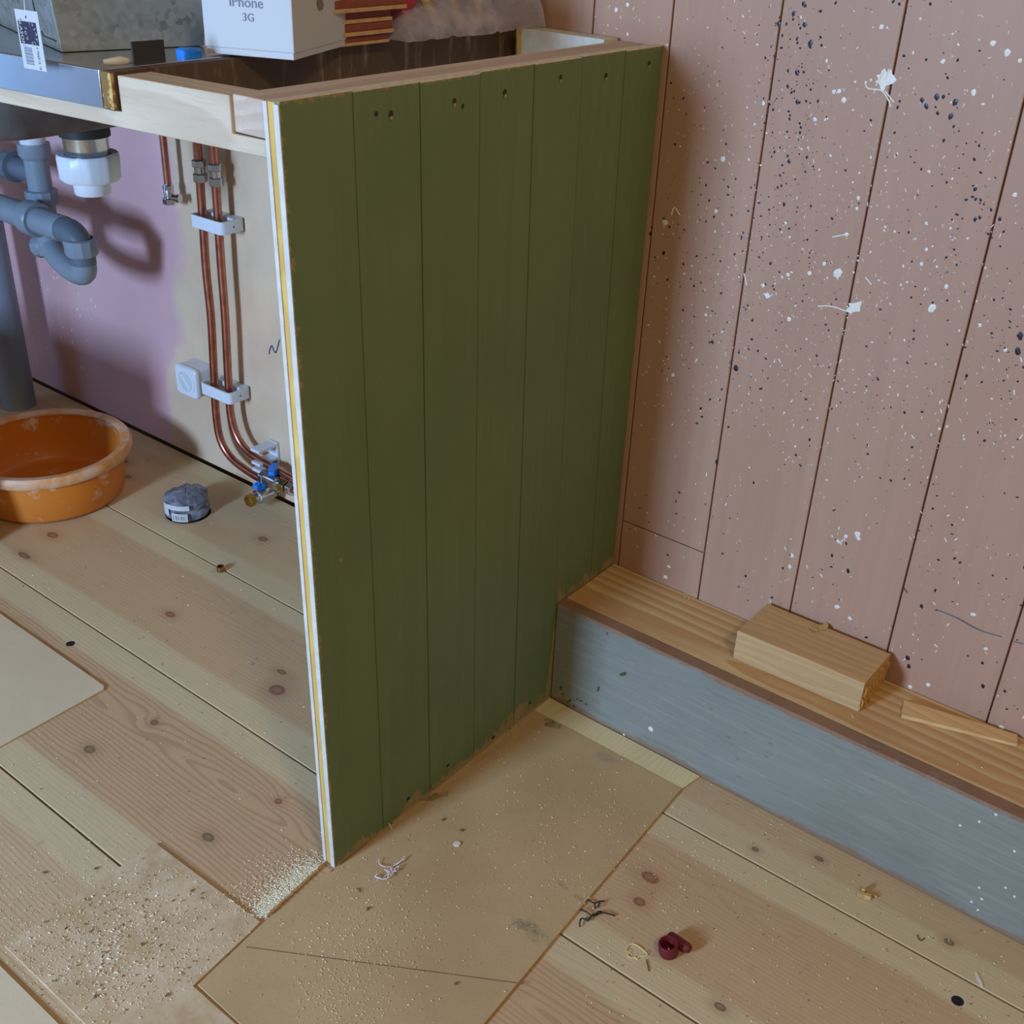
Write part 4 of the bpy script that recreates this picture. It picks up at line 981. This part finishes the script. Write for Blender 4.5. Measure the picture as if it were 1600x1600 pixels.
chip('wood_chip', [(1263, 980), (1275, 977), (1285, 978), (1289, 975), (1294, 978), (1293, 984), (1278, 987), (1270, 988)], HL + .0455, .0012, 'chip_wood', 'small pale wood chip lying on top of the wooden block', 'wood chip', .0012)
wd = MB(); P = [Vector((.467, -.0335, HL)), Vector((.600, .0 - .0035, HL)), Vector((.606, -.0235, HL)), Vector((.476, -.0645, HL))]
P = [Vector((q.x, min(q.y, -.003), q.z + .0003)) for q in P]
wd.add(P + [q + Vector((0, 0, .0055 if i in (0, 3) else .004)) for i, q in enumerate(P)], [(3, 2, 1, 0), (4, 5, 6, 7), (0, 1, 5, 4), (1, 2, 6, 5), (2, 3, 7, 6), (3, 0, 4, 7)])
setp(obj('wooden_wedge', wd, 'sliver_pine', None, .0006, at=(.53, -.03, HL)), 'flat pine wedge offcut lying on the ledge right of the block', 'wood offcut')

# ------------------------------------------------------------------ litter on the floor
q = fl(1045, 1489); K = Vector((q.x, q.y, 0))
kn = thing('red_knob', K, 'dark red plastic cup-shaped knob with one wing on the bare floorboards', 'knob')
obj('cup', MB().lathe([(0, .0002), (.0098, .0002), (.0112, .002), (.0115, .0165), (.0105, .018), (.0090, .018), (.0080, .015), (.0072, .004), (0, .004)], K, (-.10, -.14, 1), 32), 'red_plastic', kn, smooth=45)
a_, b_w = fl(1044, 1464, .008), fl(1079, 1484, .008)
a_.z = b_w.z = 0.0
wg = MB(); d_w = b_w - a_
wg.tube([a_ + d_w * t + Vector((0, 0, .0080)) for t in (-.06, -.03, .02, .12, .4, .75, .92, 1.0, 1.03)], [.002, .0050, .0072, .0078, .0074, .0062, .0056, .004, .001], 20)
obj('wing', wg, 'red_plastic', kn, smooth=60)
obj('spindle', MB().lathe([(0, .004), (.0016, .004), (.0016, .008), (0, .0095)], K, (-.10, -.14, 1), 12), 'chrome', kn, smooth=40)

def fl3(pts, z=.001, lift=None):
    out = []
    for i, (a, b) in enumerate(pts):
        v = fl(a, b); v.z = z + (lift[i] if lift else 0); out.append(v)
    return out
def crop5(a, b): return (840 + a / 5, 1340 + b / 5)
mb = MB().tube(bez(fl3([crop5(*q) for q in [(690, 735), (705, 700), (740, 680), (780, 695), (820, 725), (858, 765), (820, 775), (790, 780), (775, 800), (760, 785), (730, 788), (705, 775), (700, 755), (725, 748)]], .0012), 4), .0007, 6)
setp(obj('wood_curl', mb, 'straw_pale', None, at=fl(995, 1490)), 'thin pale loop of wood shaving left of the red knob', 'shaving')
mb = MB().tube(fl3([crop5(850, 800), crop5(870, 890)], .0008), .0006, 5)
setp(obj('dark_splinter', mb, 'green_smear', None), 'tiny dark green splinter below the pale shaving loop', 'splinter')
mb = MB()
for pts in [[(370, 355), (395, 340), (440, 370), (490, 360), (520, 352)], [(480, 375), (470, 410)], [(440, 370), (455, 410)], [(330, 425), (380, 440), (430, 465), (470, 445), (500, 430)], [(430, 465), (510, 450), (560, 452), (605, 462)],
            [(430, 465), (400, 495), (390, 510), (350, 490), (330, 510), (330, 550)], [(380, 490), (400, 500)], [(455, 470), (490, 440)]]:
    mb.tube(bez(fl3([crop5(*q) for q in pts], .0018, [random.uniform(0, .003) for _ in pts]), 4), .0009, 5)
setp(obj('bristle_tuft', mb, 'bristle', None, at=fl(928, 1428)), 'black tangled bits of bristle at the right edge of the tan sheet', 'debris')
mb = MB(); c = fl(1351, 1400)
for (dx, dy, L_, W_, H_, a, tl) in [(0, -.003, .008, .006, .006, .3, .1), (-.004, .004, .002, .007, .008, .2, -.4), (.005, .006, .008, .002, .003, .0, .3), (-.006, -.002, .002, .006, .005, -.5, .2)]:
    M4 = Matrix.Translation((c.x + dx, c.y + dy, .0005)) @ Matrix.Rotation(a, 4, 'Z')
    mb.box(-L_, L_, -W_ / 2, W_ / 2, 0, H_, 0, M4)
setp(obj('wood_crumb', mb, 'chip_wood', None, .0006, at=c), 'chunky splintered wood crumb on the floorboards near the blue ledge front', 'wood chip')
mb = MB()
def c6(a, b): return (460 + a / 5.714, 1220 + b / 5.714)
for pts in [[(755, 735), (760, 770), (800, 805), (850, 800), (900, 780), (950, 755), (975, 720), (965, 740), (985, 715)], [(720, 880), (735, 905), (790, 920), (850, 900), (880, 860), (860, 820), (880, 790), (940, 770)],
            [(740, 875), (720, 890), (760, 910), (820, 905), (840, 870), (805, 830), (830, 810)], [(800, 900), (850, 860), (820, 840), (870, 880)], [(860, 800), (900, 830), (910, 850), (880, 830), (930, 800), (920, 830)]]:
    mb.tube(bez(fl3([c6(*q) for q in pts], TH + .0016, [random.uniform(0, .004) for _ in pts]), 4), .00055, 5)
setp(obj('thread_tangle', mb, 'thread', None, at=fl(608, 1363)), 'tangled white thread on the tan sheet near the partition', 'thread')
chip('paint_flake', [(708, 1320), (711, 1316), (717, 1316), (720, 1319), (717, 1323), (711, 1323)], TH + .0004, .0014, 'chip_white', 'small round white flake on the tan sheet', 'flake')
chip('paint_flake', [(1523, 1520), (1526, 1520), (1533, 1533), (1536, 1543), (1531, 1540), (1525, 1528)], 0.0, .0008, 'chip_white', 'long white flake on the floorboards at the lower right', 'flake')
mb = MB().tube(bez(fl3([(1433, 1461), (1435, 1467), (1440, 1470), (1445, 1466)], .0008), 4), .0005, 5)
setp(obj('hair_curl', mb, 'bristle', None), 'tiny curled dark fibre on the floorboards below the ledge', 'fibre')
mb = MB().tube(fl3([(606, 1289), (612, 1300)], TH + .0018), .0012, 6)
setp(obj('wood_splinter', mb, 'chip_white', None), 'short pale splinter at the foot of the green partition', 'splinter')

# ------------------------------------------------------------------ things on the sink top
ZT = 0.8957
pc = Vector((-0.370, -0.567, ZT)); ang = math.radians(74)
pr = Vector((math.cos(ang), math.sin(ang), 0)); pf = Vector((-math.sin(ang), math.cos(ang), 0))
pt = thing('zinc_planter', pc + (pr * .08 + pf * .1), 'galvanised zinc planter box with price tag at the left end of the sink top', 'planter')
LR, LF, HP, SLP = 0.152, 0.32, 0.20, 0.10
def pp(u, v, z, ins=0.0):
    e = z * SLP; return pc + pr * (-e + ins + u * (LR + 2 * e - 2 * ins)) + pf * (-e + ins + v * (LF + 2 * e - 2 * ins)) + Vector((0, 0, z))
def pring(z, ins): return [pp(0, 0, z, ins), pp(1, 0, z, ins), pp(1, 1, z, ins), pp(0, 1, z, ins)]
mb = MB(); vs = pring(.0005, 0) + pring(HP, 0) + pring(HP, .0015) + pring(.003, .0015)
fs = [(3, 2, 1, 0)]
for a in (0, 4, 8): fs += [(a + k, a + (k + 1) % 4, a + 4 + (k + 1) % 4, a + 4 + k) for k in range(4)]
fs.append((12, 13, 14, 15)); mb.add(vs, fs)
obj('box_body', mb, 'zinc', pt, .0012)
rim_ = MB().tube([pp(0, 0, HP), pp(1, 0, HP), pp(1, 1, HP), pp(0, 1, HP)], .004, 8, closed=True); obj('rolled_rim', rim_, 'zinc', pt, smooth=50)
nrm = -pr; fm = frame(pp(0, 0.06, .012), pf * -1, Vector((0, 0, 1)) - pr * SLP * 1.0)
# seam fold lines on the front face and bottom
mb = MB()
for (u0, v0, u1, v1) in ((.012, .008, .10, .008), (.10, .008, .106, .09)): pass
def fp(v, z, off=.0006): return pp(0, v, z) - pr * off
mb.tube([fp(.03, .010), fp(.165, .010), fp(.18, .014)], .0007, 5); mb.tube([fp(.205, .002), fp(.20, .09)], .0007, 5)
obj('seam', mb, 'dark_plate', pt)
# price tag hanging over the front of the lip
t0 = wl(27, 13, -.640); tl = wl(25, 14, -.640); trr = wl(61, 19, -.640); bl_ = wl(38, 106, -.640); brr = wl(71, 112, -.640)
tg = thing('price_tag', (bl_ + brr) / 2, 'white paper price tag hanging on the front of the zinc planter', 'tag')
xd = (trr - tl); yd = (tl - bl_); Wt, Ht = xd.length, yd.length
fm = frame(bl_, xd, yd)
def tq(u, v, w_=0.0): return fm @ Vector((u * Wt, v * Ht, w_))
def tbox(u0, u1, v0, v1, w0, w1): 
    return MB().add([tq(u, v, w_) for w_ in (w0, w1) for v in (v0, v1) for u in (u0, u1)], [(0, 2, 3, 1), (4, 5, 7, 6), (0, 1, 5, 4), (2, 6, 7, 3), (0, 4, 6, 2), (1, 3, 7, 5)])
obj('card', tbox(0, 1, 0, 1, -.0004, 0), 'paper_white', tg)
obj('punched_hole', MB().lathe([(.0014, 0), (.001, .0003), (0, .0002)], tq(.46, .89), fm.to_3x3() @ Vector((0, 0, 1)), 12), 'dark_hole', tg)
obj('printed_square', tbox(.07, .86, .43, .81, 0, .0003), 'print_dark', tg)
mb = MB()
for (u0, v0, c_) in ((.62, .62, .24),):
    rr = c_ * Wt
    for k, ch in enumerate('PLANTER BOX '):
        a = 2 * math.pi * k / 12
        if ch == ' ': continue
        m4 = fm @ Matrix.Translation((.60 * Wt, .62 * Ht, .0005)) @ Matrix.Rotation(-a, 4, 'Z') @ Matrix.Translation((0, rr * .8, 0))
        t_ = text_mb('IVJAVIDUCOLA'[k], .0046, m4, .0001); mb.add(t_.v, t_.f)
t_ = text_mb('BLASON', .0066, fm @ Matrix.Translation((.21 * Wt, .62 * Ht, .0005)) @ Matrix.Rotation(-math.pi / 2, 4, 'Z') @ Matrix.Translation((0, -.003, 0)), .0001); mb.add(t_.v, t_.f)
obj('lettering', mb, 'paper_white', tg)
mb = MB(); v = .08
for wv_ in (.018, .008, .03, .010, .022, .012, .03, .008, .02, .016, .012):
    q_ = tbox(.16, .50, v, v + wv_, 0, .0003); mb.add(q_.v, q_.f); v += wv_ + .011
obj('barcode', mb, 'print_grey', tg)
mb = text_mb('4 706512 19', .0040, fm @ Matrix.Translation((.72 * Wt, .21 * Ht, .0004)) @ Matrix.Rotation(-math.pi / 2, 4, 'Z'), .0001)
obj('numerals', mb, 'print_grey', tg)
obj('string', MB().tube([tq(.46, .89, .0004), tq(.46, 1.1, -.001), tq(.5, 1.7, -.004)], .0004, 5), 'thread', tg)

# white carton
cb = Vector((-0.150, -0.450, 0.9035)); a_ = math.radians(22); ux = Vector((math.cos(a_), math.sin(a_), 0)); uy = Vector((-math.sin(a_), math.cos(a_), 0))
ct = thing('white_carton', cb - ux * .045 + uy * .05, 'white smartphone carton with grey lettering on the side of the sink top', 'box')
CW, CD, CH = .098, .128, .070
m4 = frame(cb - ux * CW, ux, uy)
b1 = obj('carton_tray', MB().box(.0012, CW - .0012, .0012, CD - .0012, 0, .009, 0, m4), 'paper_white', ct, .0008)
b2 = obj('carton_lid', MB().box(0, CW, 0, CD, .0062, CH, 0, m4), 'paper_white', ct, .0012)
ff = frame(cb - ux * (CW / 2) - uy * .0004, ux, (0, 0, 1))
t1 = text_mb('iPhone', .0135, ff @ Matrix.Translation((.0, .0455, 0)), .0002); t2 = text_mb('3G', .0105, ff @ Matrix.Translation((.0015, .0330, 0)), .0002); t1.add(t2.v, t2.f)
obj('lettering', t1, 'print_grey', b2)
fr_ = frame(cb + uy * (CD * .50) + ux * .0004, uy, (0, 0, 1))
ap = []
for k in range(40):                                    # fruit-shaped emblem with a bite and a leaf
    a = 2 * math.pi * k / 40; r = .0078 * (1 - .10 * math.exp(-((a - math.pi / 2) / .28) ** 2) - .12 * math.exp(-((a - 3 * math.pi / 2) / .30) ** 2))
    x_, y_ = r * math.cos(a) * 1.0, r * math.sin(a)
    d = math.hypot(x_ - .0098, y_ - .0012)
    if d < .0042: 
        th = math.atan2(y_ - .0012, x_ - .0098); x_, y_ = .0098 + .0042 * math.cos(th), .0012 + .0042 * math.sin(th)
    ap.append((x_, y_))
mb = MB().prism(ap, lambda a, b: fr_ @ Vector((a, b + .0475, 0)), lambda a, b: fr_ @ Vector((a, b + .0475, .0003)))
lf = [(.0, .0088), (.0012, .0112), (.0034, .0126), (.0028, .0104), (.0012, .0092)]
mb.prism(lf, lambda a, b: fr_ @ Vector((a, b + .0475, 0)), lambda a, b: fr_ @ Vector((a, b + .0475, .0003)))
obj('emblem', mb, 'logo_grey', b2)

# stack of red-brown slats behind the carton
zs = ZT + .0068
for k, (dx, dy, hh) in enumerate([(0, -.004, .010), (.003, .0, .0125), (.002, -.001, .0125), (.012, .012, .0125), (.004, .004, .0125), (.002, .0, .0125)]):
    x1 = -.197 + dx; y1 = -.262 + dy; x0, y0 = x1 - .13, y1 - .125
    mb = MB(); h2 = hh * .34
    mb.box(x0, x1 - .0022, y0, y1, zs + h2, zs + hh - .0004, 0); mb.box(x0, x1, y0, y1 + .0005, zs + .0002, zs + h2, 1)
    names = ['lowest', 'second lowest', 'third', 'fourth', 'fifth', 'topmost']
    setp(obj('wood_offcut', mb, ['red_wood', 'tan_wood'], None, .0008, at=((x0 + x1) / 2, (y0 + y1) / 2, zs)),
         f'red-brown wooden slat beside the white carton, {names[k]} of its stack', 'slat', 'stacked red-brown slats')
    zs += hh
# red net bag, stalks, crumpled clear film
nb = thing('net_bag', (-.235, -.245, ZT + .007), 'red netting bag with white threads behind the stack of slats', 'bag')
c = Vector((-.226, -.232, ZT + .058)); mb = MB(); mw = MB()
obj('filling', MB().lathe([(0, -.034), (.020, -.030), (.030, -.012), (.030, .012), (.020, .03), (0, .036)], c, n=20), 'net_red', nb, smooth=60)
for k in range(10):
    for s in (1, -1):
        P = []
        for j in range(14):
            t = j / 13; a = 2 * math.pi * k / 10 + s * t * 2.6; r = .0306 * math.sin(math.pi * (.12 + .76 * t)) + .001; P.append(c + Vector((r * math.cos(a), r * math.sin(a), -.032 + .066 * t)))
        mw.tube(P, .0006, 4)
obj('net_threads', mw, 'net_white', nb)
sb = thing('dried_stalks', (-.22, -.15, ZT + .007), 'bundle of dry tan stalks under the clear plastic film', 'stalks')
for k in range(7):
    x0, y0 = -.205 - .012 * (k % 3), -.172 + .012 * k
    P = bez([(x0, y0, ZT + .012), (x0 - .015, y0 + .004 * (k - 3), ZT + .045), (x0 - .04, y0 + .01 * (k - 3), ZT + .10)], 5)
    obj('stalk', MB().tube(P, .0052, 8), 'straw', sb, smooth=60)
fb_ = thing('plastic_film', (-.3, -.14, ZT + .007), 'crumpled clear plastic bag lying at the wall end of the sink top', 'plastic bag')
mb = MB(); NX, NY = 46, 46; idx = {}
for i in range(NX):
    for j in range(NY):
        u, v = i / (NX - 1), j / (NY - 1)
        x = -.46 + .29 * u + .016 * mnoise.noise(Vector((u * 3, v * 3, 1)))
        y = -.262 + .262 * v + .006 * mnoise.noise(Vector((u * 3, v * 3, 5)))
        e = min(u, 1 - u, v * 1.4, (1 - v) * 2.2); hgt = .085 * min(1, e * 4.2) ** .6
        cr = abs(mnoise.noise(Vector((u * 4 + v * 2, v * 5, 2.2)))) * .035 + abs(mnoise.noise(Vector((u * 9, v * 10 + u * 5, 8)))) * .014
        z = ZT + .009 + max(0, hgt * (.55 + .75 * v * .8) - cr * min(1, e * 6) + .004 * mnoise.noise(Vector((u * 20, v * 20, 0))))
        y = min(y, -.008); z = max(z, ZT + .0075)
        idx[i, j] = len(mb.v); mb.v.append(Vector((x, y, z)))
for i in range(NX - 1):
    for j in range(NY - 1): mb.f.append([idx[i, j], idx[i + 1, j], idx[i + 1, j + 1], idx[i, j + 1]]); mb.mi.append(0)
obj('film', mb, 'film', fb_, smooth=40)
# small pieces near the steel lip
a, b = Vector((-.2365, -.575, ZT)), Vector((-.2325, -.541, ZT))
M4 = frame(a, b - a, (0, 0, 1)); setp(obj('dark_tile', MB().box(0, .034, 0.0003, .025, -.003, 0, 0, M4), 'dark_plate', None, .0005, at=a), 'small square dark plate standing upright on the sink edge', 'plate')
bt = MB().lathe([(0, .0002), (.012, .0002), (.0125, .012), (.010, .0135), (0, .0135)], (-.244, -.505, ZT), n=24)
setp(obj('blue_cap', bt, 'blue_plastic', None, smooth=40), 'round blue plastic cap between the dark plate and the carton', 'cap')
mb = MB(); q = fl(190, 99, ZT + .003); 
mb.tube([(q.x - .008, q.y - .014, ZT + .004), (q.x - .002, q.y, ZT + .005), (q.x + .003, q.y + .016, ZT + .004)], [.0028, .0046, .0016], 10)
setp(obj('wood_shaving', mb, 'hardboard_pale', None, smooth=50), 'pale wood sliver lying behind the steel lip of the sink', 'wood chip')

# ------------------------------------------------------------------ unseen crate, added to shade the basin and lower wall
cr_ = thing('shade_crate', (-1.20, -0.63, 0), 'unseen wooden crate added in front of the orange basin to cast shade, by the pale sheet', 'crate')
CX0, CX1, CY0, CY1, CZ = -1.40, -0.992, -0.78, -0.50, 0.33
for k in range(3):
    z0, z1 = .004 + .109 * k, .004 + .109 * k + .105
    for (x0, x1, y0, y1) in ((CX0, CX1, CY0, CY0 + .012), (CX0, CX1, CY1 - .012, CY1), (CX0, CX0 + .012, CY0 + .0125, CY1 - .0125), (CX1 - .012, CX1, CY0 + .0125, CY1 - .0125)):
        obj('slat', MB().box(x0, x1, y0, y1, z0, z1), 'block_pine', cr_, .001)
for (x0, y0) in ((CX0 + .0125, CY0 + .0125), (CX1 - .0375, CY0 + .0125), (CX0 + .0125, CY1 - .0375), (CX1 - .0375, CY1 - .0375)):
    obj('corner_post', MB().box(x0, x0 + .025, y0, y0 + .025, .001, .325), 'block_pine', cr_, .001)
obj('bottom_board', MB().box(CX0 + .013, CX1 - .013, CY0 + .013, CY1 - .013, .004, .014), 'block_pine', cr_)
